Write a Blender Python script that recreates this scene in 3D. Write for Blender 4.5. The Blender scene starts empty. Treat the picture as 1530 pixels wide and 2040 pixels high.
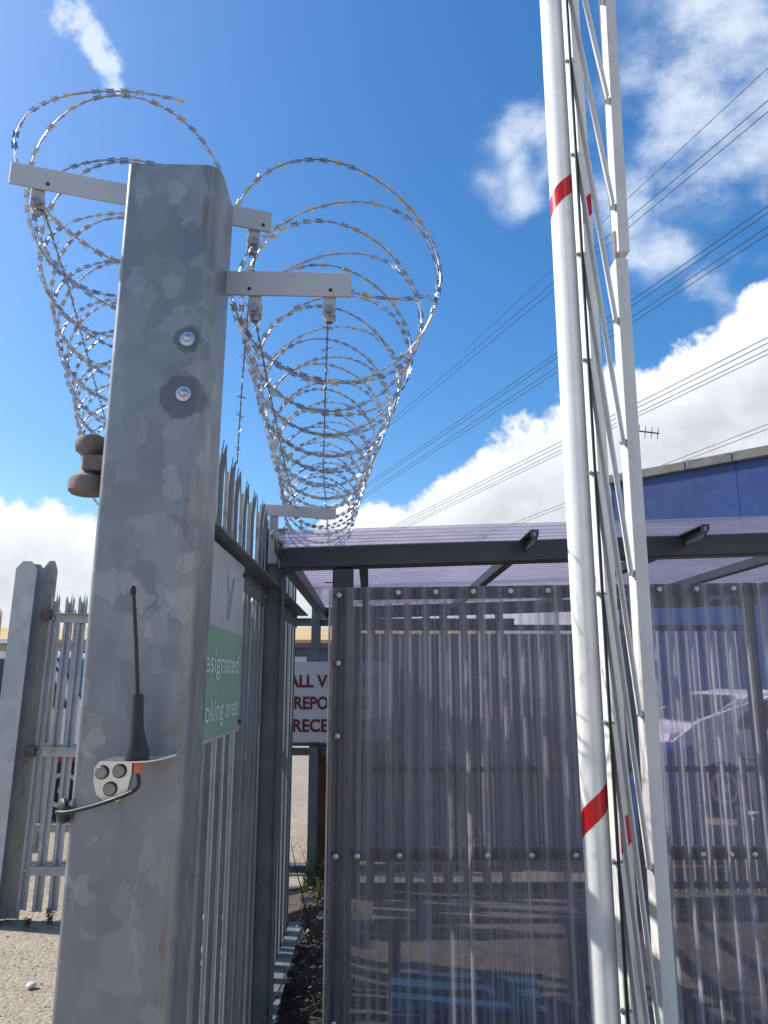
import bpy, bmesh, math, random
from mathutils import Vector, Matrix, noise
R = math.radians
rnd = random.Random(7)
scene = bpy.context.scene
COL = scene.collection

# ------------------------------------------------------------------ camera
cam_d = bpy.data.cameras.new('camera')
cam_d.sensor_fit = 'VERTICAL'; cam_d.sensor_height = 36.0; cam_d.lens = 27.02
cam_d.clip_start = 0.05; cam_d.clip_end = 4000
cam = bpy.data.objects.new('camera', cam_d); COL.objects.link(cam)
cam.location = (0, 0, 1.6)
cam.rotation_euler = (R(90 + 12.2), 0, R(-1.05))
scene.camera = cam

# ------------------------------------------------------------------ light and exposure
SUN_AZ, SUN_EL = R(-76), R(43)          # azimuth from +Y, negative = left
sun_dir = Vector((math.sin(SUN_AZ) * math.cos(SUN_EL), math.cos(SUN_AZ) * math.cos(SUN_EL), math.sin(SUN_EL)))
sd = bpy.data.lights.new('sun', 'SUN'); sd.energy = 4.2; sd.angle = R(0.53); sd.color = (1.0, 0.955, 0.89)
sun = bpy.data.objects.new('sun', sd); COL.objects.link(sun)
sun.rotation_euler = sun_dir.to_track_quat('Z', 'Y').to_euler()
scene.view_settings.view_transform = 'Standard'
scene.view_settings.look = 'None'
scene.view_settings.exposure = 0.43
scene.view_settings.gamma = 1.0
scene.view_settings.use_curve_mapping = False
cy = scene.cycles
cy.max_bounces = 5; cy.diffuse_bounces = 2; cy.glossy_bounces = 2; cy.transmission_bounces = 3; cy.transparent_max_bounces = 12
cy.caustics_reflective = False; cy.caustics_refractive = False

# ------------------------------------------------------------------ sky with clouds (all by direction)
world = bpy.data.worlds.new('World'); scene.world = world; world.use_nodes = True
world.cycles.sampling_method = 'MANUAL'; world.cycles.sample_map_resolution = 512
SKY_STRENGTH = 0.145
class NT:
    """small helper to chain shader nodes"""
    def __init__(s, tree): s.t = tree; s.n = tree.nodes; s.l = tree.links
    def node(s, typ, ins=None, **kw):
        n = s.n.new(typ)
        for k, v in kw.items(): setattr(n, k, v)
        if ins:
            for k, v in ins.items():
                sock = n.inputs[k]
                if hasattr(v, 'is_output') or isinstance(v, bpy.types.NodeSocket): s.l.new(v, sock)
                else: sock.default_value = v
        return n
    def m(s, op, a, b=0.0, c=0.0, clamp=False):
        return s.node('ShaderNodeMath', {0: a, 1: b, 2: c}, operation=op, use_clamp=clamp).outputs[0]
    def vm(s, op, a, b=(0, 0, 0), out=0):
        return s.node('ShaderNodeVectorMath', {0: a, 1: b}, operation=op).outputs[out]
    def noise(s, vec, scale, detail=4, rough=.55, dist=0.0, out=0):
        return s.node('ShaderNodeTexNoise', {'Vector': vec, 'Scale': scale, 'Detail': detail, 'Roughness': rough, 'Distortion': dist}).outputs[out]
    def mr(s, v, a, b, c=0.0, d=1.0, smooth=True):
        return s.node('ShaderNodeMapRange', {0: v, 1: a, 2: b, 3: c, 4: d}, interpolation_type='SMOOTHSTEP' if smooth else 'LINEAR').outputs[0]
    def mix(s, f, a, b, mode='MIX'):
        n = s.node('ShaderNodeMix', data_type='RGBA', blend_type=mode)
        for i, v in ((0, f), (6, a), (7, b)):
            if isinstance(v, bpy.types.NodeSocket): s.l.new(v, n.inputs[i])
            else: n.inputs[i].default_value = (v if i == 0 else (tuple(v) + (1.0,))[:4])
        return n.outputs[2]
    def mapping(s, vec, scale=(1, 1, 1), loc=(0, 0, 0), rot=(0, 0, 0)):
        return s.node('ShaderNodeMapping', {0: vec, 1: loc, 2: rot, 3: scale}).outputs[0]

def build_world():
    world.node_tree.nodes.clear()
    q = NT(world.node_tree)
    d = q.vm('NORMALIZE', q.node('ShaderNodeTexCoord').outputs['Generated'])
    sky = q.node('ShaderNodeTexSky', sky_type='NISHITA', sun_disc=False, sun_elevation=SUN_EL, sun_rotation=SUN_AZ,
                 altitude=50, air_density=1.0, dust_density=1.3, ozone_density=3.0).outputs[0]
    sky = q.node('ShaderNodeHueSaturation', {'Saturation': 1.34, 'Value': 1.0, 'Color': sky}).outputs[0]
    # billow warp
    w0 = q.vm('SUBTRACT', q.noise(d, 6, 2.5, .6, out=1), (.5, .5, .5))
    dw = q.vm('ADD', d, q.vm('MULTIPLY', w0, (.09, .09, .07)))
    sep = q.node('ShaderNodeSeparateXYZ', {0: d}); el = sep.outputs[2]
    def blobs(items, vec):
        acc = None
        for (c, r) in items:
            dist = q.vm('DISTANCE', vec, c, out=1)
            b = q.mr(dist, r, r * .15, 0, 1)
            acc = b if acc is None else q.m('MAXIMUM', acc, b)
        return acc
    def dirpx(px, py):            # direction table, computed once from the measured cloud positions (azimuth, elevation)
        az, e = px, py
        return (math.sin(R(az)) * math.cos(R(e)), math.cos(R(az)) * math.cos(R(e)), math.sin(R(e)))
    # height of the cumulus bank round the horizon: (azimuth, elevation of its upper edge)
    bank = [(-180, 14), (-150, 18), (-125, 13), (-95, 15), (-70, 11), (-47, 13), (-37, 13.5), (-30, 12.6), (-24.5, 12.0), (-20, 11), (-16, 8.5), (-10, 7), (-6, 9.5), (-2, 12.2),
            (1, 13.4), (3, 14.4), (5, 15.4), (8, 16.6), (10.5, 18.2), (14.4, 19), (17, 20.2), (20, 22), (23, 22), (26, 23), (30, 24.2), (34, 25), (48, 19), (78, 20), (110, 20), (140, 21), (170, 15), (180, 14)]
    wisps = [(21.5, 33, .12), (24, 38, .15), (29, 40, .17), (29, 34.5, .15), (36, 38, .2), (22.0, 30, .10), (13.5, 39.5, .075), (15, 36.5, .07), (48, 42, .22),
             (26, 25.2, .06), (80, 40, .25), (130, 45, .2), (-150, 40, .2)]
    thin = [(-26.4, 43.6, .042), (-24.8, 41.9, .042), (-23.2, 41.3, .036), (-22.0, 40.4, .032), (-21.4, 39.3, .026)]
    sw = q.node('ShaderNodeSeparateXYZ', {0: dw})
    az = q.m('ADD', q.m('MULTIPLY', q.m('ARCTAN2', sw.outputs[0], sw.outputs[1]), 1 / (2 * math.pi)), .5)
    elw = q.m('MULTIPLY', q.m('ARCSINE', sw.outputs[2]), 180 / math.pi)
    rp = q.node('ShaderNodeValToRGB', {0: az}); cr = rp.color_ramp; cr.interpolation = 'LINEAR'
    while len(cr.elements) < len(bank): cr.elements.new(.5)
    for e_, (a_, h_) in zip(cr.elements, bank): e_.position = a_ / 360 + .5
    for e_, (a_, h_) in zip(cr.elements, bank): e_.color = (h_ / 50,) * 3 + (1,)
    edge = q.m('MULTIPLY', q.node('ShaderNodeSeparateColor', {0: rp.outputs[0]}).outputs[0], 50)
    fc = q.m('MINIMUM', q.m('DIVIDE', q.m('SUBTRACT', edge, elw), 7.0), 1.0)
    n_big = q.noise(d, 8, 7, .62)
    f1 = q.m('ADD', q.m('ADD', fc, .38), q.m('MULTIPLY', q.m('SUBTRACT', n_big, .5), 1.5))
    mc = q.mr(f1, .30, .46)
    # soft veil clouds
    ns = q.noise(q.mapping(d, (1.0, 1.0, 1.5), (4, 0, 0)), 9, 7, .66)
    w2 = q.vm('ADD', d, q.vm('MULTIPLY', w0, (.26, .26, .22)))
    fw = blobs([(dirpx(a, e), r) for a, e, r in wisps], w2)
    f2 = q.m('ADD', q.m('MULTIPLY', fw, .95), q.m('MULTIPLY', q.m('SUBTRACT', ns, .5), 2.9))
    mw = q.m('MULTIPLY', q.m('MULTIPLY', q.mr(f2, .02, 1.45), .85), q.mr(fw, 0.0, .95))
    ft = blobs([(dirpx(a, e), r) for a, e, r in thin], q.vm('ADD', d, q.vm('MULTIPLY', w0, (.05, .05, .05))))
    nt_ = q.noise(d, 26, 6, .68)
    mt = q.m('MULTIPLY', q.m('MULTIPLY', q.mr(q.m('ADD', ft, q.m('MULTIPLY', q.m('SUBTRACT', nt_, .5), 3.2)), .35, 1.3), q.mr(ft, 0, .7)), .8)
    # shading of the cumulus: sun side bright, thick parts grey
    off = q.vm('ADD', dw, q.vm('MULTIPLY', tuple(sun_dir), (.05, .05, .05)))
    n_off = q.noise(off, 8, 4, .62)
    lit = q.m('ADD', .5, q.m('MULTIPLY', q.m('SUBTRACT', n_big, n_off), 2.2), clamp=True)
    thick = q.mr(f1, .5, 1.25)
    shade = q.m('SUBTRACT', q.m('ADD', .86, q.m('MULTIPLY', lit, .30)), q.m('MULTIPLY', thick, .26))
    ccol = q.node('ShaderNodeVectorMath', {0: (.80, .84, .90), 'Scale': shade}, operation='SCALE').outputs[0]
    k = 1.0 / SKY_STRENGTH
    ccol = q.vm('MULTIPLY', ccol, (k * .95, k * .95, k * .95))
    wcol = (.66 * k, .74 * k, .84 * k)
    c = q.mix(mt, sky, wcol)
    c = q.mix(mw, c, wcol)
    c = q.mix(mc, c, ccol)
    bg = q.node('ShaderNodeBackground', {0: c, 1: SKY_STRENGTH})
    out = q.node('ShaderNodeOutputWorld'); q.l.new(bg.outputs[0], out.inputs[0])
build_world()

# ------------------------------------------------------------------ materials
MATS = {}
def new_mat(name):
    m = bpy.data.materials.new(name); m.use_nodes = True; m.node_tree.nodes.clear()
    q = NT(m.node_tree); o = q.node('ShaderNodeOutputMaterial'); MATS[name] = m
    return m, q, o
def principled(q, o, col, rough=.6, metal=0.0, bump=None, bstr=.3, bdist=.002, **extra):
    ins = {'Base Color': col if isinstance(col, bpy.types.NodeSocket) else tuple(col) + (1,), 'Roughness': rough, 'Metallic': metal}
    ins.update(extra)
    p = q.node('ShaderNodeBsdfPrincipled', ins)
    if bump is not None:
        b = q.node('ShaderNodeBump', {'Strength': bstr, 'Distance': bdist, 'Height': bump}); q.l.new(b.outputs[0], p.inputs['Normal'])
    q.l.new(p.outputs[0], o.inputs[0]); return p
def obj_co(q): return q.node('ShaderNodeTexCoord').outputs['Object']
def geo_pos(q): return q.node('ShaderNodeNewGeometry').outputs['Position']

def mat_paint(name, col, rough=.5, metal=0.0, dirt=(.12, .10, .08), dirt_amt=.35, var=.12, scale=6.0, bump=.1, coords='geo'):
    """painted or plain surface with uneven tone, grime patches and faint relief"""
    m, q, o = new_mat(name)
    v = geo_pos(q) if coords == 'geo' else obj_co(q)
    n1 = q.noise(v, scale, 6, .6); n2 = q.noise(v, scale * 7, 4, .6)
    base = q.mix(q.mr(n1, .3, .7), tuple(c * (1 - var) for c in col), tuple(min(1, c * (1 + var)) for c in col))
    streak = q.noise(q.mapping(v, (9, 9, .8)), scale * .6, 5, .65)
    msk = q.m('MULTIPLY', q.mr(q.m('ADD', q.m('MULTIPLY', streak, .6), q.m('MULTIPLY', n2, .4)), .52, .72), dirt_amt)
    c = q.mix(msk, base, dirt)
    principled(q, o, c, q.mr(n2, .2, .8, rough - .08, rough + .1), metal, n2, bump, .001)
    return m

def mat_galv(name, c0=(.225, .242, .258), c1=(.385, .395, .40), scale=31, rough=.44, metal=.42, stains=False):
    """hot dip galvanised steel: crystal patches, a few pale ones"""
    m, q, o = new_mat(name)
    v = obj_co(q)
    wv = q.vm('ADD', v, q.vm('MULTIPLY', q.vm('SUBTRACT', q.noise(v, 24, 5, .65, out=1), (.5, .5, .5)), (.05, .05, .05)))
    a = q.node('ShaderNodeTexVoronoi', {'Vector': q.mapping(wv, (1, 1, .75)), 'Scale': scale, 'Randomness': 1.0})
    sa = q.node('ShaderNodeSeparateColor', {0: a.outputs['Color']})
    b = q.node('ShaderNodeTexVoronoi', {'Vector': q.mapping(wv, (1, 1, .6), (3.1, 1.7, 2.2)), 'Scale': scale * .62})
    sb = q.node('ShaderNodeSeparateColor', {0: b.outputs['Color']})
    pale = q.m('ADD', q.m('MULTIPLY', q.mr(sa.outputs[0], .70, 1.0), .75), q.m('MULTIPLY', q.mr(sb.outputs[1], .74, .84), .45), clamp=True)
    base = q.mix(sb.outputs[0], c0, tuple(x * 1.22 for x in c0))
    c = q.mix(pale, base, c1)
    cloud = q.noise(v, 3.0, 4, .5)
    c = q.mix(q.mr(cloud, .35, .7, 0, .35), c, tuple(x * .8 for x in c0))
    fine = q.noise(v, 160, 3, .6)
    if stains:
        sx = q.node('ShaderNodeSeparateXYZ', {0: v}); X, Y, Z = sx.outputs
        for (bx, bz, r) in ((.043, 2.246, .027), (.040, 2.128, .044)):
            dx = q.m('SUBTRACT', X, bx); dz = q.m('SUBTRACT', Z, bz)
            dist = q.m('SQRT', q.m('ADD', q.m('MULTIPLY', dx, dx), q.m('MULTIPLY', dz, dz)))
            dist = q.m('ADD', dist, q.m('MULTIPLY', q.m('SUBTRACT', q.noise(v, 55, 4, .6), .5), .028))
            c = q.mix(q.mr(dist, r + .003, r - .003, 0, .8), c, (.12, .135, .15))
        wob = q.m('ADD', X, q.m('MULTIPLY', q.m('SUBTRACT', q.noise(q.mapping(v, (1, 1, .35)), 16, 5, .6), .5), .04))
        band = q.m('MULTIPLY', q.mr(wob, .050, .062), q.mr(wob, .082, .068))
        rustn = q.noise(q.mapping(v, (6, 6, .9)), 5, 5, .7)
        c = q.mix(q.m('MULTIPLY', band, q.mr(rustn, .50, .68, 0, .7)), c, (.25, .14, .085))
        spot = q.m('MULTIPLY', q.mr(q.noise(q.mapping(v, (14, 14, 4)), 3.5, 6, .7), .60, .72), q.mr(wob, .025, .07))
        c = q.mix(q.m('MULTIPLY', spot, .5), c, (.22, .12, .07))
        grime = q.mr(q.noise(q.mapping(v, (12, 12, .7)), 3, 5, .65), .55, .75, 0, .4)
        c = q.mix(grime, c, (.30, .29, .26))
        run = q.m('MULTIPLY', q.mr(wob, .062, .076), q.mr(q.noise(q.mapping(v, (20, 20, .6)), 4, 4, .6), .4, .65, 0, .55))
        c = q.mix(run, c, (.36, .35, .32))
    rr = q.m('ADD', rough, q.m('MULTIPLY', q.m('SUBTRACT', sa.outputs[1], .5), .18))
    principled(q, o, c, rr, metal, fine, .12, .0006)
    return m

mat_galv('galv_post', stains=True)
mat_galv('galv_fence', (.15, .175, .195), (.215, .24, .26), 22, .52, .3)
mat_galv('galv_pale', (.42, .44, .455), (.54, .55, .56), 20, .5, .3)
mat_galv('galv_arm', (.50, .50, .50), (.62, .62, .61), 9, .5, .25)
mat_paint('beige_steel', (.42, .40, .36), .6, 0, (.20, .11, .06), .8, .12, 3.0)
mat_paint('white_boom', (.80, .80, .77), .32, 0, (.36, .33, .27), .5, .04, 3.5, .04)
mat_paint('white_rail', (.74, .74, .71), .45, 0, (.30, .28, .23), .45, .05, 5.0, .05)
mat_paint('red_tape', (.56, .012, .018), .28, 0, (.2, .02, .02), .3, .1, 30)
mat_paint('black_rubber', (.018, .018, .02), .55, 0, (.08, .08, .08), .3)
mat_paint('dark_frame', (.040, .046, .055), .42, 0, (.10, .10, .10), .35, .15, 4.0, .05)
mat_paint('zinc', (.55, .56, .58), .30, .85, (.15, .13, .11), .5, .1, 40)
mat_paint('steel_dull', (.36, .36, .36), .38, .7, (.14, .10, .07), .6, .15, 40)
mat_paint('dull_zinc', (.33, .32, .30), .6, .2, (.18, .15, .12), .6, .15, 60)
mat_paint('stainless', (.78, .78, .78), .22, .9, (.3, .3, .3), .2, .05, 20)
mat_paint('rusty', (.19, .16, .145), .75, .1, (.10, .055, .035), .8, .25, 18)
mat_paint('black_plastic', (.02, .021, .024), .42, 0, (.07, .07, .07), .3)
mat_paint('orange_plastic', (.75, .18, .06), .4, 0, (.3, .08, .03), .3)
mat_paint('blue_wall', (.013, .043, .165), .42, 0, (.03, .06, .14), .55, .16, .9, .05)
mat_paint('coping_stone', (.15, .148, .145), .85, 0, (.07, .07, .06), .7, .25, 3.0, .4)
mat_paint('brown_panel', (.062, .052, .052), .7, 0, (.035, .03, .032), .5, .25, 2.5, .2)
mat_paint('brown_timber', (.16, .075, .032), .75, 0, (.06, .035, .02), .6, .25, 6, .3)
mat_paint('tan_roof', (.52, .37, .17), .8, 0, (.3, .22, .12), .3, .1, .5)
mat_paint('slate_wall', (.085, .10, .125), .7, 0, (.05, .06, .07), .4, .15, .8)
mat_paint('light_cladding', (.50, .52, .53), .7, 0, (.3, .3, .3), .3, .1, .5)
mat_paint('car_white', (.78, .79, .80), .25, 0, (.4, .38, .35), .2, .03, 2)
mat_paint('car_red', (.26, .018, .025), .3, 0, (.1, .03, .03), .3, .1, 3)
mat_paint('car_blue', (.02, .05, .24), .3, 0, (.05, .05, .1), .3, .1, 3)
mat_paint('car_silver', (.42, .44, .46), .3, .4, (.2, .2, .2), .3, .05, 3)
mat_paint('tyre', (.022, .022, .022), .8)
mat_paint('glass_dark', (.03, .035, .042), .08, 0, (.06, .06, .06), .2)
mat_paint('blue_drum', (.012, .10, .36), .38, 0, (.05, .09, .16), .4, .12, 5)
mat_paint('blue_tray', (.015, .05, .11), .5, 0, (.06, .07, .08), .5, .15, 5)
mat_paint('bench_wood', (.10, .085, .07), .7, 0, (.05, .045, .04), .5, .2, 6, .3)
mat_paint('sign_white', (.70, .71, .72), .4, 0, (.52, .52, .50), .3, .04, 3)
mat_paint('sign_grey', (.54, .56, .56), .35, 0, (.34, .36, .34), .4, .06, 4)
mat_paint('sign_green', (.28, .46, .33), .35, 0, (.25, .41, .29), .4, .06, 4)
mat_paint('sign_text', (.80, .84, .81), .4, 0, (.5, .56, .5), .3, .04, 4)
mat_paint('sign_mark', (.26, .40, .29), .4)
mat_paint('sign_red', (.17, .012, .022), .4, 0, (.1, .02, .03), .3)
mat_paint('litter_white', (.72, .72, .70), .5, 0, (.3, .26, .2), .5, .08, 15)
mat_paint('twig', (.045, .034, .026), .85, 0, (.02, .016, .012), .5, .3, 30)
mat_paint('dead_leaf', (.12, .085, .05), .8, 0, (.05, .035, .02), .5, .35, 12)
mat_paint('stone', (.30, .27, .23), .9, 0, (.18, .15, .12), .5, .25, 20, .3)
mat_paint('pale_stone', (.66, .65, .62), .8, 0, (.4, .38, .34), .4, .1, 30, .3)
mat_paint('cable', (.028, .03, .036), .5, .2)

def mat_wire():
    m, q, o = new_mat('razor_wire'); v = geo_pos(q)
    n = q.noise(v, 60, 3, .6)
    c = q.mix(q.mr(n, .35, .7), (.36, .37, .39), (.60, .60, .60))
    c = q.mix(q.mr(q.noise(v, 9, 4, .7), .60, .72, 0, .6), c, (.40, .29, .18))
    principled(q, o, c, .32, .85)
mat_wire()

def mat_leaf():
    m, q, o = new_mat('leaf'); v = geo_pos(q)
    c = q.mix(q.mr(q.noise(v, 22, 3, .6), .3, .7), (.035, .085, .018), (.10, .17, .04))
    p = q.node('ShaderNodeBsdfPrincipled', {'Base Color': c, 'Roughness': .5})
    t = q.node('ShaderNodeBsdfTranslucent', {'Color': q.mix(.5, c, (.2, .32, .05))})
    mx = q.node('ShaderNodeMixShader', {0: .35, 1: p.outputs[0], 2: t.outputs[0]}); q.l.new(mx.outputs[0], o.inputs[0])
mat_leaf()

def mat_ground():
    m, q, o = new_mat('ground'); v = geo_pos(q)
    big = q.noise(v, .7, 5, .6); mid = q.noise(v, 5, 6, .62); fine = q.noise(v, 70, 4, .6)
    c = q.mix(q.mr(big, .3, .7), (.30, .248, .178), (.365, .31, .235))
    c = q.mix(q.mr(mid, .5, .72, 0, .55), c, (.215, .175, .125))
    vo = q.node('ShaderNodeTexVoronoi', {'Vector': v, 'Scale': 48})
    s = q.node('ShaderNodeSeparateColor', {0: vo.outputs['Color']})
    c = q.mix(q.mr(s.outputs[0], .72, .95, 0, .55), c, (.46, .41, .33))
    c = q.mix(q.mr(s.outputs[1], .80, .95, 0, .55), c, (.15, .13, .11))
    c = q.mix(q.mr(fine, .45, .75, 0, .35), c, (.20, .17, .135))
    h = q.m('ADD', q.m('MULTIPLY', vo.outputs['Distance'], -.8), q.m('ADD', q.m('MULTIPLY', fine, .5), q.m('MULTIPLY', mid, 1.2)))
    principled(q, o, c, .92, 0, h, .6, .012)
mat_ground()
def mat_soil():
    m, q, o = new_mat('soil'); v = geo_pos(q)
    n = q.noise(v, 9, 6, .65); fine = q.noise(v, 60, 4, .6)
    c = q.mix(q.mr(n, .35, .65), (.045, .036, .028), (.10, .082, .062))
    c = q.mix(q.mr(fine, .55, .75, 0, .5), c, (.16, .13, .10))
    principled(q, o, c, .95, 0, q.m('ADD', n, fine), .7, .015)
mat_soil()

def mat_poly(name, tint, trans, body, lean, streaks, gloss, gz, slant):
    """thin weathered corrugated polycarbonate: tinted see-through, a milky film, gloss"""
    m, q, o = new_mat(name); v = geo_pos(q)
    sc = (38, 38, .35) if streaks == 'z' else (.35, 38, 38)
    st = q.noise(q.mapping(v, sc), 1.6, 6, .68)
    st2 = q.noise(q.mapping(v, tuple(x * 3.2 if x > 1 else x for x in sc)), 1.6, 5, .7)
    blot = q.noise(v, 2.2, 5, .6); spk = q.noise(v, 120, 3, .5)
    film = q.m('ADD', q.m('MULTIPLY', q.mr(st, .46, .70), .5), q.m('MULTIPLY', q.mr(st2, .5, .72), .5))
    film = q.m('MULTIPLY', film, q.mr(blot, .25, .7, .45, 1.0))
    film = q.m('ADD', q.m('MULTIPLY', film, lean), body, clamp=True)
    fac = q.node('ShaderNodeLayerWeight', {'Blend': .5}).outputs['Facing']
    film = q.m('MULTIPLY', film, q.m('ADD', .75, q.m('MULTIPLY', fac, slant)))  # milkier on slopes, painting in reflection and refraction of the corrugation
    film = q.m('ADD', film, q.mr(spk, .74, .80, 0, .25), clamp=True)
    graze = q.m('POWER', q.node('ShaderNodeLayerWeight', {'Blend': .5}).outputs['Facing'], 3.0)
    t0 = q.mix(q.mr(st2, .3, .8), tuple(t * trans for t in tint), tuple(min(1, t * trans * 1.15) for t in tint))
    tr = q.node('ShaderNodeBsdfTransparent', {'Color': q.mix(graze, t0, tuple(t * trans * gz for t in tint))})
    df = q.node('ShaderNodeBsdfDiffuse', {'Color': (.58, .59, .64, 1)})
    tl = q.node('ShaderNodeBsdfTranslucent', {'Color': (.68, .67, .72, 1)})
    ms = q.node('ShaderNodeMixShader', {0: .55, 1: df.outputs[0], 2: tl.outputs[0]})
    m1 = q.node('ShaderNodeMixShader', {0: film, 1: tr.outputs[0], 2: ms.outputs[0]})
    b = q.node('ShaderNodeBump', {'Strength': .35, 'Distance': .002, 'Height': q.m('ADD', st, q.m('MULTIPLY', st2, .5))})
    gl = q.node('ShaderNodeBsdfGlossy', {'Color': (.95, .95, 1, 1), 'Roughness': .12, 'Normal': b.outputs[0]})
    lw = q.node('ShaderNodeLayerWeight', {'Blend': .5, 'Normal': b.outputs[0]})
    fr = q.m('ADD', .045, q.m('MULTIPLY', q.m('POWER', lw.outputs['Facing'], 4.0), gloss))
    m2 = q.node('ShaderNodeMixShader', {0: fr, 1: m1.outputs[0], 2: gl.outputs[0]})
    q.l.new(m2.outputs[0], o.inputs[0])
mat_poly('poly_wall', (.86, .82, .88), .80, .16, .68, 'z', .36, .5, 4.5)
mat_poly('poly_roof', (.88, .84, .94), .95, .14, .30, 'x', .14, .42, .45)

# ------------------------------------------------------------------ mesh helpers
def quad_box(bm, x0, x1, y0, y1, z0, z1, bev=0.0, seg=1):
    vs = [bm.verts.new((x, y, z)) for x in (x0, x1) for y in (y0, y1) for z in (z0, z1)]
    fs = [(0, 1, 3, 2), (4, 6, 7, 5), (0, 4, 5, 1), (2, 3, 7, 6), (0, 2, 6, 4), (1, 5, 7, 3)]
    faces = [bm.faces.new([vs[i] for i in f]) for f in fs]
    if bev > 0:
        es = {e for f in faces for e in f.edges}
        bmesh.ops.bevel(bm, geom=list(es), offset=bev, segments=seg, affect='EDGES', profile=.5)
def bar(bm, a, b, w, h, up=(0, 0, 1), bev=0.0):
    """rectangular bar from a to b, w across, h along up"""
    a, b = Vector(a), Vector(b); d = (b - a).normalized(); u = Vector(up); s = d.cross(u).normalized(); u = s.cross(d).normalized()
    n0 = len(bm.verts)
    vs = []
    for p in (a, b):
        for (i, j) in ((-1, -1), (1, -1), (1, 1), (-1, 1)): vs.append(bm.verts.new(p + s * (w / 2 * i) + u * (h / 2 * j)))
    fs = [bm.faces.new(vs[0:4][::-1]), bm.faces.new(vs[4:8])]
    for i in range(4): fs.append(bm.faces.new((vs[i], vs[(i + 1) % 4], vs[4 + (i + 1) % 4], vs[4 + i])))
    if bev > 0:
        es = {e for f in fs for e in f.edges}; bmesh.ops.bevel(bm, geom=list(es), offset=bev, segments=1, affect='EDGES')
def frame_axes(d):
    d = Vector(d).normalized(); r = Vector((0, 0, 1)) if abs(d.z) < .95 else Vector((1, 0, 0))
    s = d.cross(r).normalized(); return d, s, s.cross(d).normalized()
def tube(bm, pts, rad, n=8, caps=True):
    pts = [Vector(p) for p in pts]; rings = []
    rads = rad if isinstance(rad, (list, tuple)) else [rad] * len(pts)
    d0, s, u = frame_axes(pts[1] - pts[0])
    for i, p in enumerate(pts):
        t = (pts[min(i + 1, len(pts) - 1)] - pts[max(i - 1, 0)]).normalized()
        s = (s - t * s.dot(t)).normalized(); u = t.cross(s)
        rings.append([bm.verts.new(p + (s * math.cos(2 * math.pi * k / n) + u * math.sin(2 * math.pi * k / n)) * rads[i]) for k in range(n)])
    for i in range(len(rings) - 1):
        for k in range(n): bm.faces.new((rings[i][k], rings[i][(k + 1) % n], rings[i + 1][(k + 1) % n], rings[i + 1][k]))
    if caps: bm.faces.new(rings[0][::-1]); bm.faces.new(rings[-1])
def lathe(bm, base, axis, prof, n=20):
    """profile [(radius, height)] turned round axis from base"""
    d, s, u = frame_axes(axis); base = Vector(base); rings = []
    for r, h in prof:
        rings.append([bm.verts.new(base + d * h + (s * math.cos(2 * math.pi * k / n) + u * math.sin(2 * math.pi * k / n)) * max(r, 1e-5)) for k in range(n)])
    for i in range(len(rings) - 1):
        for k in range(n): bm.faces.new((rings[i][k], rings[i][(k + 1) % n], rings[i + 1][(k + 1) % n], rings[i + 1][k]))
    bm.faces.new(rings[0][::-1]); bm.faces.new(rings[-1])
def extrude_poly(bm, pts, axis, a, b):
    """closed outline in the plane across axis ('x','y','z'), pushed from a to b"""
    def P(u, v, w): return {'x': (w, u, v), 'y': (u, w, v), 'z': (u, v, w)}[axis]
    A = [bm.verts.new(P(u, v, a)) for u, v in pts]; B = [bm.verts.new(P(u, v, b)) for u, v in pts]
    n = len(pts); bm.faces.new(A); bm.faces.new(B[::-1])
    for i in range(n): bm.faces.new((A[i], B[i], B[(i + 1) % n], A[(i + 1) % n]))
def obj(name, bm, mat, parent=None, smooth=None):
    if isinstance(bm, bpy.types.Mesh): me = bm
    else:
        bmesh.ops.recalc_face_normals(bm, faces=bm.faces[:])
        me = bpy.data.meshes.new(name); bm.to_mesh(me); bm.free()
        me.materials.append(MATS[mat])
        if smooth:
            me.polygons.foreach_set('use_smooth', [True] * len(me.polygons))
            me.set_sharp_from_angle(angle=R(smooth))
    o = bpy.data.objects.new(name, me); COL.objects.link(o)
    if parent: o.parent = parent
    return o
def tag(o, label, cat, group=None):
    o['label'] = label; o['category'] = cat
    if group: o['group'] = group
    return o
def thing(name, label, cat, loc=(0, 0, 0), rz=0.0, group=None):
    o = bpy.data.objects.new(name, None); COL.objects.link(o); o.location = loc; o.rotation_euler = (0, 0, rz)
    o.empty_display_size = .1
    return tag(o, label, cat, group)
def copy_of(o, parent, loc=None, rot=None, mat=None):
    c = o.copy(); COL.objects.link(c); c.parent = parent
    if mat is not None: c.matrix_local = mat
    else:
        if loc is not None: c.location = loc
        if rot is not None: c.rotation_euler = rot
    return c
def B(): return bmesh.new()
def text_obj(name, body, width, height, mat, parent, origin, xdir, ydir, bold=.0):
    """flat lettering, fitted to width x cap height, lower left at origin"""
    cu = bpy.data.curves.new('t', 'FONT'); cu.body = body; cu.size = 1; cu.offset = bold; cu.extrude = 0
    cu.resolution_u = 6
    to = bpy.data.objects.new('t', cu); COL.objects.link(to)
    dg = bpy.context.evaluated_depsgraph_get(); dg.update()
    me = bpy.data.meshes.new_from_object(to.evaluated_get(dg))
    bpy.data.objects.remove(to)
    xs = [v.co.x for v in me.vertices]; ysU = [v.co.y for v in me.vertices]
    x0, x1 = min(xs), max(xs); cap = .70
    X, Y = Vector(xdir), Vector(ydir); O = Vector(origin)
    for v in me.vertices:
        v.co = O + X * ((v.co.x - x0) / (x1 - x0) * width) + Y * (v.co.y / cap * height)
    me.name = name; me.materials.clear(); me.materials.append(MATS[mat])
    return obj(name, me, None, parent)
def bolt_mesh(bm, p, axis, r, h=.006):
    lathe(bm, p, axis, [(r, 0), (r, h * .3), (r * .62, h * .45), (r * .62, h), (r * .4, h * 1.15), (r * .38, h * .8), (0, h * .8)], 14)

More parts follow.
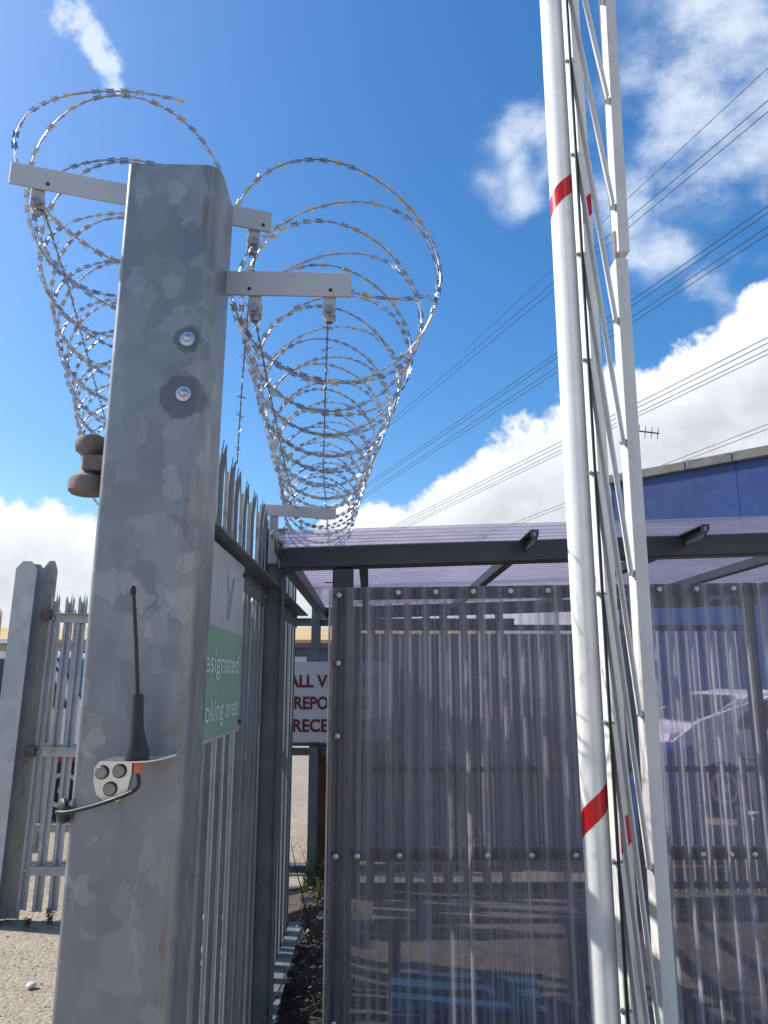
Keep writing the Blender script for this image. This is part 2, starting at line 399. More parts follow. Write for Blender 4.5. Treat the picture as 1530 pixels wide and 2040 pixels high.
# ================================================================== SETTING
def ground():
    bm = B()
    xs = [-400, -120, -40, -15] + [-8 + .5 * i for i in range(33)] + [15, 40, 120, 400]
    ys = [-60, -15, -4] + [.5 * i for i in range(29)] + [20, 40, 90, 200, 700]
    g = {}
    for i, x in enumerate(xs):
        for j, y in enumerate(ys):
            z = .02 * (noise.noise(Vector((x * .5, y * .5, 3))) ) if abs(x) < 9 and -1 < y < 15 else 0.0
            g[i, j] = bm.verts.new((x, y, z - .01))
    for i in range(len(xs) - 1):
        for j in range(len(ys) - 1): bm.faces.new((g[i, j], g[i + 1, j], g[i + 1, j + 1], g[i, j + 1]))
    o = obj('ground', bm, 'ground', None, 60); o['kind'] = 'structure'
    # worn soil along the fence; shade under the shelter painted as dark soil
    bm = B(); g = {}; nx, ny = 34, 70
    for i in range(nx + 1):
        for j in range(ny + 1):
            x = -.78 + i * (3.9 / nx); y = 1.9 + j * (4.6 / ny)
            edge = min(i, nx - i, j, ny - j)
            w = min(1, edge / 3)
            near = math.exp(-((x + .36) / .22) ** 2)
            z = .014 + w * (.02 * noise.noise(Vector((x * 5, y * 5, 1))) + .02 + near * (.05 + .05 * noise.noise(Vector((x * 7, y * 3, 4))))) - (0 if edge else .03)
            g[i, j] = bm.verts.new((x + .03 * noise.noise(Vector((x * 3, y * 3, 8))), y, z))
    for i in range(nx):
        for j in range(ny): bm.faces.new((g[i, j], g[i + 1, j], g[i + 1, j + 1], g[i, j + 1]))
    o = obj('soil', bm, 'soil', None, 60); o['kind'] = 'structure'
ground()

# ------------------------------------------------------------------ far warehouse
def warehouse():
    t = thing('warehouse', 'long low warehouse with tan roof edge and dark wall far behind the yard', 'building', (0, 45, 0))
    bm = B(); quad_box(bm, -60, 8, 0, 20, 0, 3.55); obj('wall', bm, 'slate_wall', t)
    bm = B(); extrude_poly(bm, [(-.4, 3.55), (-.4, 3.75), (10, 5.1), (20.4, 3.75), (20.4, 3.55)], 'x', -60.5, 8.5)
    obj('roof', bm, 'tan_roof', t)
    bm = B(); quad_box(bm, -60.4, 8.4, -.5, -.405, 3.30, 3.50); obj('gutter', bm, 'slate_wall', t)
    for i in range(9):
        x = -56 + i * 7
        bm = B(); quad_box(bm, x, x + 3.4, -.10, .02, 0.0, 2.8); dr = obj('roller_door', bm, 'light_cladding', t)
        for k in range(5):
            bm = B(); quad_box(bm, x + .05, x + 3.35, -.13, -.102, .2 + k * .52, .62 + k * .52); obj('slat', bm, 'light_cladding', dr)
        bm = B(); quad_box(bm, x + 4.2, x + 6.2, -.08, .02, 1.3, 2.4); w = obj('window', bm, 'car_white', t)
        bm = B(); quad_box(bm, x + 4.3, x + 6.1, -.1, -.082, 1.4, 2.3); obj('pane', bm, 'glass_dark', w)
warehouse()

# ------------------------------------------------------------------ blue clad building on the right
def blue_building():
    t = thing('blue_building', 'blue clad industrial building with grey coping at the right', 'building', (4.564, 14.0, 0), math.atan2(-.69, .73))
    L, Dp, Ht = 9.0, 9.0, 5.17
    bm = B(); quad_box(bm, .02, L, .02, Dp, 0, Ht - .02); obj('wall', bm, 'slate_wall', t)
    n = 4; w = L / n
    for i in range(n):
        bm = B(); quad_box(bm, i * w + .003, (i + 1) * w - .003, -.03, .018, .0, Ht, .002)
        obj('panel', bm, 'blue_wall', t)
    for i in range(n):
        bm = B(); quad_box(bm, -.03, .018, .004 + i * Dp / n, (i + 1) * Dp / n - .004, 0, Ht, .002)
        obj('panel', bm, 'blue_wall', t)
    bm = B(); quad_box(bm, -.045, -.004, -.045, -.032, 0, Ht - .01); obj('corner_trim', bm, 'car_silver', t)
    x = -.12; k = 0
    while x < L:
        l = rnd.uniform(.62, .95); dz = rnd.uniform(-.012, .012)
        bm = B(); quad_box(bm, x + .006, x + l - .006, -.12, .25, Ht + .004, Ht + .175 + dz, .012)
        obj('coping', bm, 'coping_stone', t); x += l
    y = .26
    while y < Dp:
        l = rnd.uniform(.62, .95)
        bm = B(); quad_box(bm, -.12, .25, y + .006, y + l - .006, Ht + .004, Ht + .175, .012); obj('coping', bm, 'coping_stone', t); y += l
    # television aerial on a short mast by the corner
    a = thing('television_aerial', 'small dark television aerial above the blue building beside the barrier', 'aerial', (4.93, 14.15, Ht - .1))
    bm = B(); tube(bm, [(0, 0, .0), (0, 0, 1.32)], .018, 8); obj('mast', bm, 'cable', a)
    bm = B(); tube(bm, [(-.12, .02, 1.27), (.62, -.12, 1.13)], .014, 6); obj('boom', bm, 'cable', a)
    for i in range(7):
        f = i / 6; px, py, pz = -.08 + .68 * f, .02 - .13 * f, 1.262 - .13 * f; h = .16 - .05 * f
        bm = B(); tube(bm, [(px - .02, py, pz - h), (px + .02, py, pz + h)], .007, 6); obj('element', bm, 'cable', a)
blue_building()

# ------------------------------------------------------------------ brown container behind the rear fence
def container():
    t = thing('storage_container', 'dark brown ribbed storage container behind the shelter', 'container', (-.12, 7.5, 0))
    W, Hh = 2.85, 2.02
    bm = B(); quad_box(bm, .03, W - .03, .04, 1.9, .1, Hh - .02); obj('body', bm, 'brown_panel', t)
    n = 14
    for i in range(n):
        x0 = .06 + i * (W - .12) / n
        bm = B(); extrude_poly(bm, [(x0 + .01, .04), (x0 + .04, .0), (x0 + .11, .0), (x0 + .14, .04)], 'z', .12, Hh - .1); obj('rib', bm, 'brown_panel', t)
    for (a, b) in ((.02, .12), (Hh - .1, Hh)):
        bm = B(); quad_box(bm, 0, W, -.02, .035, a, b, .004); obj('rail', bm, 'brown_panel', t)
    for x in (0, W - .08):
        bm = B(); quad_box(bm, x, x + .08, -.025, .03, .0, Hh + .004, .004); obj('corner_post', bm, 'brown_panel', t)
container()

# ------------------------------------------------------------------ vehicles (seen between pales and through the sheets)
def wheel(t, x, y, r, side):
    bm = B(); lathe(bm, (x, y, r), (0, side, 0), [(r * .6, 0), (r * .97, .0), (r, .03), (r, .15), (r * .96, .18), (r * .62, .18)], 24)
    w = obj('wheel', bm, 'tyre', t, 40)
    bm = B(); lathe(bm, (x, y + side * .165, r), (0, side, 0), [(r * .62, 0), (r * .6, .02), (r * .2, .005), (r * .18, .02), (0, .02)], 20); obj('rim', bm, 'car_silver', w, 40)
def van(loc, rz, label, mat, low, L=4.9, Hv=2.05, W=1.85):
    t = thing('parked_van', label, 'van', loc, rz)
    prof = [(-L / 2, .42), (-L / 2 + .03, .95), (-L / 2 + .05, Hv - .25), (-L / 2 + .2, Hv), (L / 2 - 1.75, Hv), (L / 2 - 1.25, Hv - .2), (L / 2 - .78, 1.2), (L / 2 - .12, .98), (L / 2, .75), (L / 2, .42)]
    bm = B(); extrude_poly(bm, prof, 'y', -W / 2, W / 2); bmesh.ops.bevel(bm, geom=bm.edges[:], offset=.04, segments=2, affect='EDGES'); obj('body', bm, mat, t, 40)
    bm = B(); quad_box(bm, -L / 2 - .015, L / 2 + .015, -W / 2 - .012, W / 2 + .012, .30, .84, .03); obj('lower_band', bm, low, t)
    for s in (-1, 1):
        y = s * (W / 2 + .004)
        for (a, b) in ((-L / 2 + .3, -L / 2 + 1.4), (-L / 2 + 1.5, L / 2 - 2.0)):
            bm = B(); quad_box(bm, a, b, y - .01, y + .01, 1.32, Hv - .22, .008); obj('window', bm, 'glass_dark', t)
        bm = B(); extrude_poly(bm, [(L / 2 - 1.92, 1.25), (L / 2 - .95, 1.25), (L / 2 - 1.32, Hv - .24), (L / 2 - 1.92, Hv - .22)], 'y', y - .01, y + .01); obj('window', bm, 'glass_dark', t)
        for x in (-L / 2 + .9, L / 2 - .95): wheel(t, x, s * (W / 2 - .16), .33, s)
    bm = B(); bar(bm, (L / 2 - 1.21, 0, Hv - .21), (L / 2 - .80, 0, 1.245), W - .3, .03, (1, 0, .5)); obj('windscreen', bm, 'glass_dark', t)
    for s in (-.62, .62):
        bm = B(); quad_box(bm, L / 2 - .05, L / 2 + .02, s - .16, s + .16, .86, .98, .02); obj('headlight', bm, 'stainless', t)
        bm = B(); quad_box(bm, -L / 2 + .0, -L / 2 + .05, s * 1.25 - .07, s * 1.25 + .07, 1.0, 1.5, .02); obj('tail_light', bm, 'car_red', t)
van((-5.05, 10.4, 0), 0.0, 'white van with red lower band parked behind the left palisade fence', 'car_white', 'car_red')
def car(loc, rz, label, mat, L=4.1, Hc=1.45, W=1.72):
    t = thing('parked_car', label, 'car', loc, rz)
    prof = [(-L / 2, .35), (-L / 2 - .02, .6), (-L / 2 + .08, .92), (-L / 2 + .55, 1.0), (-L / 2 + 1.15, Hc - .06), (-L / 2 + 1.7, Hc), (.55, Hc - .02), (1.0, Hc - .15), (L / 2 - .42 , .98), (L / 2 - .06, .86), (L / 2 + .02, .6), (L / 2, .35)]
    bm = B(); extrude_poly(bm, prof, 'y', -W / 2, W / 2); bmesh.ops.bevel(bm, geom=bm.edges[:], offset=.09, segments=4, affect='EDGES'); obj('body', bm, mat, t, 40)
    bm = B(); bar(bm, (-L / 2 + .62, 0, 1.055), (-L / 2 + 1.10, 0, Hc - .075), W - .34, .05, (-1, 0, .8), .01); obj('rear_window', bm, 'glass_dark', t)
    bm = B(); quad_box(bm, -L / 2 - .05, -L / 2 + .1, -W / 2 + .1, W / 2 - .1, .40, .56, .03); obj('bumper', bm, 'black_plastic', t)
    for s in (-1, 1):
        y = s * (W / 2 + .002)
        bm = B(); extrude_poly(bm, [(-1.15, 1.0), (-.12, .98), (-.12, Hc - .1), (-.75, Hc - .12)], 'y', y - .012, y + .012); obj('window', bm, 'glass_dark', t)
        bm = B(); extrude_poly(bm, [(-.02, .98), (1.28, .98), (.85, Hc - .18), (-.02, Hc - .1)], 'y', y - .012, y + .012); obj('window', bm, 'glass_dark', t)
        bm = B(); quad_box(bm, -.25, -.1, y - .02, y + .02, .84, .88, .005); obj('door_handle', bm, mat, t)
        for x in (-L / 2 + .75, L / 2 - .8): wheel(t, x, s * (W / 2 - .16), .31, s)
    bm = B(); bar(bm, (1.02, 0, Hc - .14), (L / 2 - .46, 0, 1.0), W - .3, .03, (1, 0, .6)); obj('windscreen', bm, 'glass_dark', t)
    for s in (-.6, .6):
        bm = B(); quad_box(bm, L / 2 - .1, L / 2 + .03, s - .15, s + .15, .66, .8, .02); obj('headlight', bm, 'stainless', t)
        bm = B(); quad_box(bm, -L / 2 - .03, -L / 2 + .08, s - .1, s + .1, .7, .88, .02); obj('tail_light', bm, 'car_red', t)
car((5.5, 10.6, 0), R(4), 'white car parked behind the shelter at the right, seen through the sheets', 'car_white')
car((-2.0, 21.0, 0), R(-6), 'white car far behind the red lettered sign', 'car_white', 4.3, 1.5)
car((-9.4, 16.0, 0), R(8), 'dark blue car behind the van at the far left', 'car_blue')
car((-3.6, 27.0, 0), R(3), 'small blue car farthest away beyond the red lettered sign', 'car_blue')

# ------------------------------------------------------------------ palisade parts
def pale_mesh(h, w=.066, top='triple', depth=.018):
    u = [-w / 2, -w * .36, -w * .20, -w * .09, 0, w * .09, w * .20, w * .36, w / 2]
    v = [0, .004, .003, depth, depth * 1.15, depth, .003, .004, 0]
    if top == 'triple': t = [-.03, .0, -.045, -.05, .025, -.05, -.045, .0, -.03]; ov = [-.006, -.012, 0, 0, 0, 0, 0, -.012, -.006]
    else: t = [-.055, -.035, -.02, -.01, .02, -.01, -.02, -.035, -.055]; ov = [0] * 9
    bm = B(); th = .0032; lay = []
    for side in (0, 1):
        rows = []
        for zz in ('b', 'm', 't'):
            row = []
            for i in range(9):
                z = 0 if zz == 'b' else (h - .10 if zz == 'm' else h + t[i])
                row.append(bm.verts.new((u[i], v[i] + side * th + (ov[i] if zz == 't' else 0), z)))
            rows.append(row)
        lay.append(rows)
    for r in (0, 1):
        for i in range(8):
            bm.faces.new((lay[0][r][i], lay[0][r][i + 1], lay[0][r + 1][i + 1], lay[0][r + 1][i]))
            bm.faces.new((lay[1][r][i], lay[1][r + 1][i], lay[1][r + 1][i + 1], lay[1][r][i + 1]))
        for i in (0, 8): bm.faces.new((lay[0][r][i], lay[0][r + 1][i], lay[1][r + 1][i], lay[1][r][i]))
    for r in (0, 2):
        for i in range(8): bm.faces.new((lay[0][r][i], lay[0][r][i + 1], lay[1][r][i + 1], lay[1][r][i]))
    return bm
def i_post(bm, x, y, z1, w=.10, d=.06, tf=.007, cut=0.0):
    """I section: flanges across x, web along y"""
    for (a, b) in ((y - d / 2, y - d / 2 + tf), (y + d / 2 - tf, y + d / 2)):
        if cut: extrude_poly(bm, [(x - w / 2, 0), (x + w / 2, 0), (x + w / 2, z1 - cut), (x + w / 2 - cut * .8, z1), (x - w / 2 + cut * .8, z1), (x - w / 2, z1 - cut)], 'y', a, b)
        else: quad_box(bm, x - w / 2, x + w / 2, a, b, 0, z1, .001)
    quad_box(bm, x - tf / 2, x + tf / 2, y - d / 2 + tf + .0005, y + d / 2 - tf - .0005, 0, z1 - .003)
def angle_rail(bm, x0, x1, y, z, leg=.05, th=.006, out=-1):
    """angle along x: upright leg at y, flat leg on top reaching out"""
    quad_box(bm, x0, x1, min(y, y + out * th), max(y, y + out * th), z - leg, z - .0005)
    quad_box(bm, x0, x1, min(y, y + out * leg), max(y, y + out * leg), z, z + th)
def palisade(name, label, loc, rz, length, h, pitch, rails, posts, matp, matr, top='triple', out=-1, leg=.05, cat='fence', start=.05, skip=(), post_h=None, post_w=.1):
    """local x runs along the fence, local -y is the side the rails stand on"""
    t = thing(name, label, cat, loc, rz)
    me = None; x = start; n = 0
    while x < length - .03:
        if not any(a < x < b for a, b in skip):
            if me is None:
                first = obj('pale', pale_mesh(h - .05, top=top), matp, t); me = first.data; o = first
            else: o = obj('pale', me, None, t)
            o.location = (x, .006, .05 + rnd.uniform(-.006, .006)); o.rotation_euler = (rnd.uniform(-.006, .006), rnd.uniform(-.004, .004), rnd.uniform(-.03, .03))
        x += pitch; n += 1
    cuts = [0] + [p for p in posts] + [length]
    for z in rails:
        edges = sorted(set([0.0] + [p for p in posts if 0 < p < length] + [length]))
        for a, b in zip(edges[:-1], edges[1:]):
            bm = B(); angle_rail(bm, a + post_w * .36, b - post_w * .36, 0, z, leg, .006, out); obj('rail', bm, matr, t)
            # rail bolts, one for each pale
    for p in posts:
        bm = B(); i_post(bm, p, -.035, post_h or h - .04, .07, post_w); obj('post', bm, matr, t)
    bmm = B(); bolt_mesh(bmm, (0, 0, 0), (0, -1, 0), .009, .008); me_b = None
    x = start
    bolts = []
    while x < length - .03:
        if not any(a < x < b for a, b in skip):
            for z in rails:
                if me_b is None:
                    o = obj('bolt', bmm, 'zinc', t); me_b = o.data
                else: o = obj('bolt', me_b, None, t)
                o.location = (x, -.0065, z - leg * .5)
        x += pitch
    return t

# fence beside the shelter: local x -> world +y, local -y -> world +x
FX = -.465
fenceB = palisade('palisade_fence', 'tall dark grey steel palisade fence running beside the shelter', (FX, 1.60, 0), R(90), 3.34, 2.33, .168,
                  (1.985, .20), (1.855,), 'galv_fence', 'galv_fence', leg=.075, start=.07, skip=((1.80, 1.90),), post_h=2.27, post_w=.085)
# wire arm on the fence's middle post
def arm_bar(bm, a, b, h=.05, th=.006, leg=.03):
    a, b = Vector(a), Vector(b)
    bar(bm, a, b, th, h, bev=.001)
bm = B(); quad_box(bm, -.0075, -.0015, -.020, .020, 2.10, 2.35, .001); s = obj('arm_stub', bm, 'galv_arm', fenceB); s.location = (1.855 - .04, -.03, 0)
bm = B(); arm_bar(bm, (1.80, .03 , 2.345), (1.80, -.31, 2.325), .052); obj('wire_arm', bm, 'galv_arm', fenceB)
bm = B(); bolt_mesh(bm, (1.8085, -.035, 2.235), (-1, 0, 0), .022, .014); obj('bolt', bm, 'zinc', fenceB)

# gate leaf hidden behind the big post, under the left wire coil
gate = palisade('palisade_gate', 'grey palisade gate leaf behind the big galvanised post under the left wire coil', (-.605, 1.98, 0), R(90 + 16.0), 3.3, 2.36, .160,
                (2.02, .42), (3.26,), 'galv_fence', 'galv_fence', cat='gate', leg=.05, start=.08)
# left foreground fence: faces us, rails on our side
fenceL = palisade('palisade_fence', 'palisade fence panel on the left behind a stout chamfered post', (-2.365, 5.72, 0), R(0), 1.65, 2.20, .105,
                  (2.06, 1.12, .34), (), 'galv_pale', 'galv_pale', start=.0, out=-1, leg=.06)
fenceL.rotation_euler = (0, R(1.2), 0)
fenceL2 = palisade('palisade_fence', 'weathered beige palisade fence behind the left fence panel', (-4.0, 7.5, 0), R(0), 3.0, 2.25, .19,
                  (1.92, 1.0, .3), (2.2,), 'beige_steel', 'beige_steel', start=.04, out=-1, leg=.07)
def stout_post():
    t = thing('gate_post', 'stout old grey post with chamfered top and rusty beige side at the left edge', 'post', (-2.47, 5.66, 0))
    t.rotation_euler = (0, R(1.2), 0)
    bm = B(); i_post(bm, -.070, 0, 2.43, .15, .16, .012, .055); obj('section', bm, 'galv_pale', t)
    bm = B(); extrude_poly(bm, [(-.02, 0), (.085, 0), (.085, 2.39), (.058, 2.46), (.022, 2.46), (-.02, 2.40)], 'y', .085, .097); obj('back_plate', bm, 'beige_steel', t)
    for z in (2.02, 1.06):
        bm = B(); quad_box(bm, .035, .090, .01, .08, z, z + .075, .006); obj('hinge_block', bm, 'rusty', t)
stout_post()

# rear fence with the visitors sign
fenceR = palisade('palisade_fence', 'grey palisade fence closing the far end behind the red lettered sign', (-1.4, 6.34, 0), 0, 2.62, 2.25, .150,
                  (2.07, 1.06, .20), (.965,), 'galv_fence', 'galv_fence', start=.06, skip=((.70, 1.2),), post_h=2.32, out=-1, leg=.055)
bm = B(); quad_box(bm, .985, 1.115, .09, .14, .03, 1.1, .004); obj('timber_post', bm, 'brown_timber', fenceR)
def visitors_sign():
    t = thing('visitors_sign', 'white sign with dark red capitals behind the shelter post', 'sign', (0, 6.24, 0))
    bm = B(); quad_box(bm, -.685, .165, -.004, .004, 1.112, 1.728, .002); obj('board', bm, 'sign_white', t)
    for body, x0, w, z in (('ALL VISITORS', -.645, .715, 1.532), ('REPORT TO', -.592, .60, 1.365), ('RECEPTION', -.598, .63, 1.193)):
        text_obj('lettering', body, w, .092, 'sign_red', t, (x0, -.0075, z), (1, 0, 0), (0, 0, 1), .032)
    bm = B(); quad_box(bm, -.69, .17, -.012, .018, 1.085, 1.108, .002); obj('support_rail', bm, 'dark_frame', t)
    for x in (-.65, .13):
        for z in (1.15, 1.69):
            bm = B(); bolt_mesh(bm, (x, -.004, z), (0, -1, 0), .008); obj('screw', bm, 'zinc', t)
visitors_sign()

def smoking_sign():
    t = thing('smoking_area_sign', 'green and pale grey sign fixed to the fence beside the big post', 'sign', (-.421, 0, 0))
    y0, y1, z0, zm, z1 = 1.83, 2.575, 1.435, 1.738, 1.965
    bm = B(); quad_box(bm, -.004, 0, y0, y1, z0, z1, .001); obj('board', bm, 'sign_grey', t)
    bm = B(); quad_box(bm, .0006, .0016, y0 + .006, y1 - .012, z0 + .008, zm); obj('green_field', bm, 'sign_green', t)
    text_obj('lettering', 'Designated', .60, .058, 'sign_text', t, (.0032, 1.905, 1.615), (0, 1, 0), (0, 0, 1), .006)
    text_obj('lettering', 'smoking area', .62, .058, 'sign_text', t, (.0032, 1.89, 1.488), (0, 1, 0), (0, 0, 1), .006)
    # slim green tick-like swirl of two strokes
    for pts in ([(2.285, 1.905), (2.27, 1.885), (2.268, 1.868), (2.285, 1.85), (2.29, 1.83), (2.283, 1.795), (2.292, 1.775)], [(2.285, 1.772), (2.36, 1.90)], [(2.300, 1.768), (2.378, 1.902)]):
        bm = B(); tube(bm, [(.003, p[0], p[1]) for p in pts], .0016, 5); obj('emblem_stroke', bm, 'sign_mark', t)
    for z in (z0 + .03, z1 - .03):
        bm = B(); bolt_mesh(bm, (0, y1 - .02, z), (1, 0, 0), .009, .008); obj('bolt', bm, 'black_plastic', t)
smoking_sign()

# ================================================================== BIG GALVANISED POST
def rounded_rect(x0, x1, y0, y1, radii, n=6):
    """radii for corners (x0,y0),(x1,y0),(x1,y1),(x0,y1)"""
    out = []
    for (cx, cy, sx, sy, a0, r) in ((x0, y0, 1, 1, 180, radii[0]), (x1, y0, -1, 1, 270, radii[1]), (x1, y1, -1, -1, 0, radii[2]), (x0, y1, 1, -1, 90, radii[3])):
        for k in range(n + 1):
            a = R(a0 + 90 * k / n); out.append((cx + sx * r + r * math.cos(a), cy + sy * r + r * math.sin(a)))
    return out
POST = thing('gate_post', 'big galvanised steel post in the foreground with bolts and rust run', 'post', (-.422, 1.40, 0))
POST.rotation_euler = (0, R(.55), 0)
def big_post():
    t = POST; Hh = 2.632
    outer = rounded_rect(-.104, .086, 0, .17, (.012, .030, .022, .012), 7); inner = rounded_rect(-.096, .078, .008, .162, (.006, .022, .014, .006), 7)
    bm = B(); n = len(outer)
    zs = [-.02] + [.2 * i for i in range(1, 14)]; zs = [z for z in zs if z < Hh - .05] + [Hh]
    ring = []
    for z in zs: ring.append([bm.verts.new((x, y, z)) for x, y in outer])
    for a, b in zip(ring[:-1], ring[1:]):
        for i in range(n): bm.faces.new((a[i], a[(i + 1) % n], b[(i + 1) % n], b[i]))
    it = [bm.verts.new((x, y, Hh)) for x, y in inner]; ib = [bm.verts.new((x, y, Hh - .30)) for x, y in inner]
    for i in range(n):
        j = (i + 1) % n
        bm.faces.new((ring[-1][i], ring[-1][j], it[j], it[i])); bm.faces.new((it[i], it[j], ib[j], ib[i]))
    bm.faces.new(ib)
    obj('shaft', bm, 'galv_post', t, 35)
    for z in (2.246, 2.133):
        bm = B(); lathe(bm, (.043, -.0005, z), (0, -1, 0), [(.0125, 0), (.0125, .003), (.0082, .0035), (.0078, .007), (.0055, .010), (.002, .0112), (0, .0114)], 20); b = obj('bolt', bm, 'zinc', t, 30)
        bm = B(); lathe(bm, (.043, -.001, z), (0, -1, 0), [(.0150, 0), (.0150, .0018), (.010, .0021), (0, .0021)], 20); obj('washer', bm, 'zinc', b, 30)
    # hinge spool on the left flank
    bm = B(); lathe(bm, (-.158, .09, 0), (0, 0, 1), [(.010, 1.953), (.030, 1.954), (.036, 1.960), (.037, 1.975), (.034, 1.986), (.022, 1.993), (.016, 2.000), (.015, 2.028), (.020, 2.036), (.028, 2.041), (.031, 2.050), (.031, 2.062), (.027, 2.070), (.010, 2.072)], 28)
    lug = obj('hinge_spool', bm, 'rusty', t, 40)
    bm = B(); quad_box(bm, -.165, -.102, .065, .115, 1.998, 2.030, .003); obj('hinge_plate', bm, 'rusty', lug)
    # lower hinge, out of frame from here
    # wire arms: right arm on the right flank
    bm = B(); arm_bar(bm, (.0872, .115, 2.430), (.356, .115, 2.430), .0555); obj('wire_arm', bm, 'galv_arm', t)
    # clips under the arms, each with a bolt
    def clip(x, y, z, rz=0.0, mt='galv_arm'):
        bm = B()
        quad_box(bm, -.014, .014, .002, .006, -.030, .022, .0008); quad_box(bm, -.014, .014, .006, .026, -.006, -.003, .0005); quad_box(bm, -.013, .013, .022, .026, -.034, -.006, .0008)
        c = obj('wire_clip', bm, mt, t); c.location = (x, y, z); c.rotation_euler = (0, 0, rz)
        bm = B(); lathe(bm, (0, .030, -.020), (0, -1, 0), [(.005, 0), (.005, .034), (.0095, .034), (.0095, .041), (0, .041)], 6); obj('bolt', bm, 'steel_dull', c)
        bm = B(); lathe(bm, (0, .014, -.042), (0, 0, 1), [(.0085, 0), (.0095, .003), (.0095, .010), (.006, .010), (.006, .024), (0, .024)], 8); obj('nut', bm, 'steel_dull', c)
    clip(.150, .117, 2.392); clip(.310, .117, 2.392)
    for x in (.138, .312):
        bm = B(); lathe(bm, (x, .1118, 2.416), (0, -1, 0), [(.004, 0), (.004, .0014), (0, .0015)], 10); obj('rivet', bm, 'black_plastic', t)
    # upper arm behind the post, turned with the gate line
    bm = B(); arm_bar(bm, (-.378, .070, 2.655), (.160, .238, 2.655), .052); obj('wire_arm', bm, 'galv_arm', t)
    rz = math.atan2(.171, .546)
    bm = B(); quad_box(bm, -.03, .03, .172, .180, 2.35, 2.68, .001); ab = obj('arm_bracket', bm, 'galv_arm', t); ab.location = (-.02, 0, 0)
    for f in (.10, .93):
        clip(-.378 + .538 * f, .074 + .168 * f, 2.618, rz)
        bm = B(); lathe(bm, (-.378 + .538 * f + .02, .070 + .168 * f + .003, 2.643), (math.sin(rz), -math.cos(rz), 0), [(.004, 0), (.004, .0014), (0, .0015)], 10); obj('rivet', bm, 'black_plastic', t)
big_post()

# ------------------------------------------------------------------ aerial, bracket, cable and grommet on the post
def post_aerial():
    t = thing('whip_aerial', 'black whip aerial on a steel bracket on the big galvanised post', 'aerial', (-.385, 1.335, 1.468))
    bm = B(); lathe(bm, (0, 0, .002), (-.045, .0, 1), [(.021, 0), (.0215, .006), (.019, .016), (.0125, .040), (.0105, .055), (.0100, .098), (.0085, .104), (.0, .105)], 20); obj('base', bm, 'black_plastic', t, 40)
    bm = B(); tube(bm, [(-.0047, 0, .104), (-.013, .0, .19), (-.024, 0, .282)], [.0036, .0034, .0032], 10); m = obj('mast', bm, 'black_plastic', t, 60)
    bm = B(); lathe(bm, (-.0235, 0, .272), (-.11, 0, 1), [(.0035, 0), (.0052, .003), (.0052, .012), (.0035, .016), (0, .0165)], 12); obj('tip', bm, 'black_plastic', m, 50)
    # bracket: upright tab with three bolts, flat shelf with a curled edge
    bm = B()
    tab = [(-.088, -.020), (-.080, -.008), (-.045, -.006), (-.024, -.006), (-.024, -.030), (-.030, -.062), (-.044, -.074), (-.066, -.074), (-.082, -.062), (-.088, -.040)]
    extrude_poly(bm, tab, 'y', .0595, .0630); br = obj('bracket', bm, 'stainless', t)
    bm = B(); g = []
    for k in range(9):
        x = -.050 + .120 * k / 8; z = -.0015 + (.010 * max(0, (k - 4) / 4) ** 2)
        hw0, hw1 = .030 - (.012 * max(0, (k - 5) / 3)), .060
        g.append([bm.verts.new((x, y, z + dz)) for dz in (0, .0022) for y in (-hw0, hw1)])
    for a, b in zip(g[:-1], g[1:]):
        bm.faces.new((a[0], b[0], b[1], a[1])); bm.faces.new((a[2], a[3], b[3], b[2])); bm.faces.new((a[0], a[2], b[2], b[0])); bm.faces.new((a[1], b[1], b[3], a[3]))
    bm.faces.new((g[0][0], g[0][1], g[0][3], g[0][2])); bm.faces.new((g[-1][0], g[-1][2], g[-1][3], g[-1][1]))
    obj('shelf', bm, 'stainless', br, 40)
    for (x, z) in ((-.074, -.026), (-.044, -.024), (-.058, -.053)):
        bm = B(); lathe(bm, (x, .0590, z), (0, -1, 0), [(.0118, 0), (.0118, .003), (.0108, .004), (.0104, .002), (.006, .0015), (0, .0015)], 20); w = obj('bolt', bm, 'black_plastic', br, 30)
        bm = B(); lathe(bm, (x, .0575, z), (0, -1, 0), [(.0100, 0), (.0100, .0040), (.0090, .0048), (0, .0050)], 20); obj('bolt_head', bm, 'dull_zinc', w, 30)
    bm = B(); lathe(bm, (.004, 0, -.003), (0, 0, -1), [(.006, 0), (.0065, .006), (.0055, .016), (.004, .018), (0, .018)], 12); obj('connector', bm, 'orange_plastic', t, 40)
    pts = []
    P = [Vector((.004, 0, -.020)), Vector((.004, -.004, -.045)), Vector((-.045, .000, -.066)), Vector((-.110, .030, -.085)), Vector((-.136, .044, -.0885)), Vector((-.143, .052, -.089))]
    def cr(p0, p1, p2, p3, s): return .5 * ((2 * p1) + (-p0 + p2) * s + (2 * p0 - 5 * p1 + 4 * p2 - p3) * s * s + (-p0 + 3 * p1 - 3 * p2 + p3) * s ** 3)
    PP = [P[0]] + P + [P[-1]]
    for i in range(len(PP) - 3):
        for k in range(6): pts.append(cr(PP[i], PP[i + 1], PP[i + 2], PP[i + 3], k / 6))
    pts.append(P[-1])
    bm = B(); tube(bm, pts, .0034, 10); obj('cable', bm, 'black_plastic', t, 60)
    bm = B(); lathe(bm, (-.137, .064, -.089), (-.8, -.6, 0), [(.021, -.004), (.021, .003), (.017, .007), (.007, .010), (.007, .007), (0, .007)], 24); obj('grommet', bm, 'black_plastic', t, 40)
post_aerial()

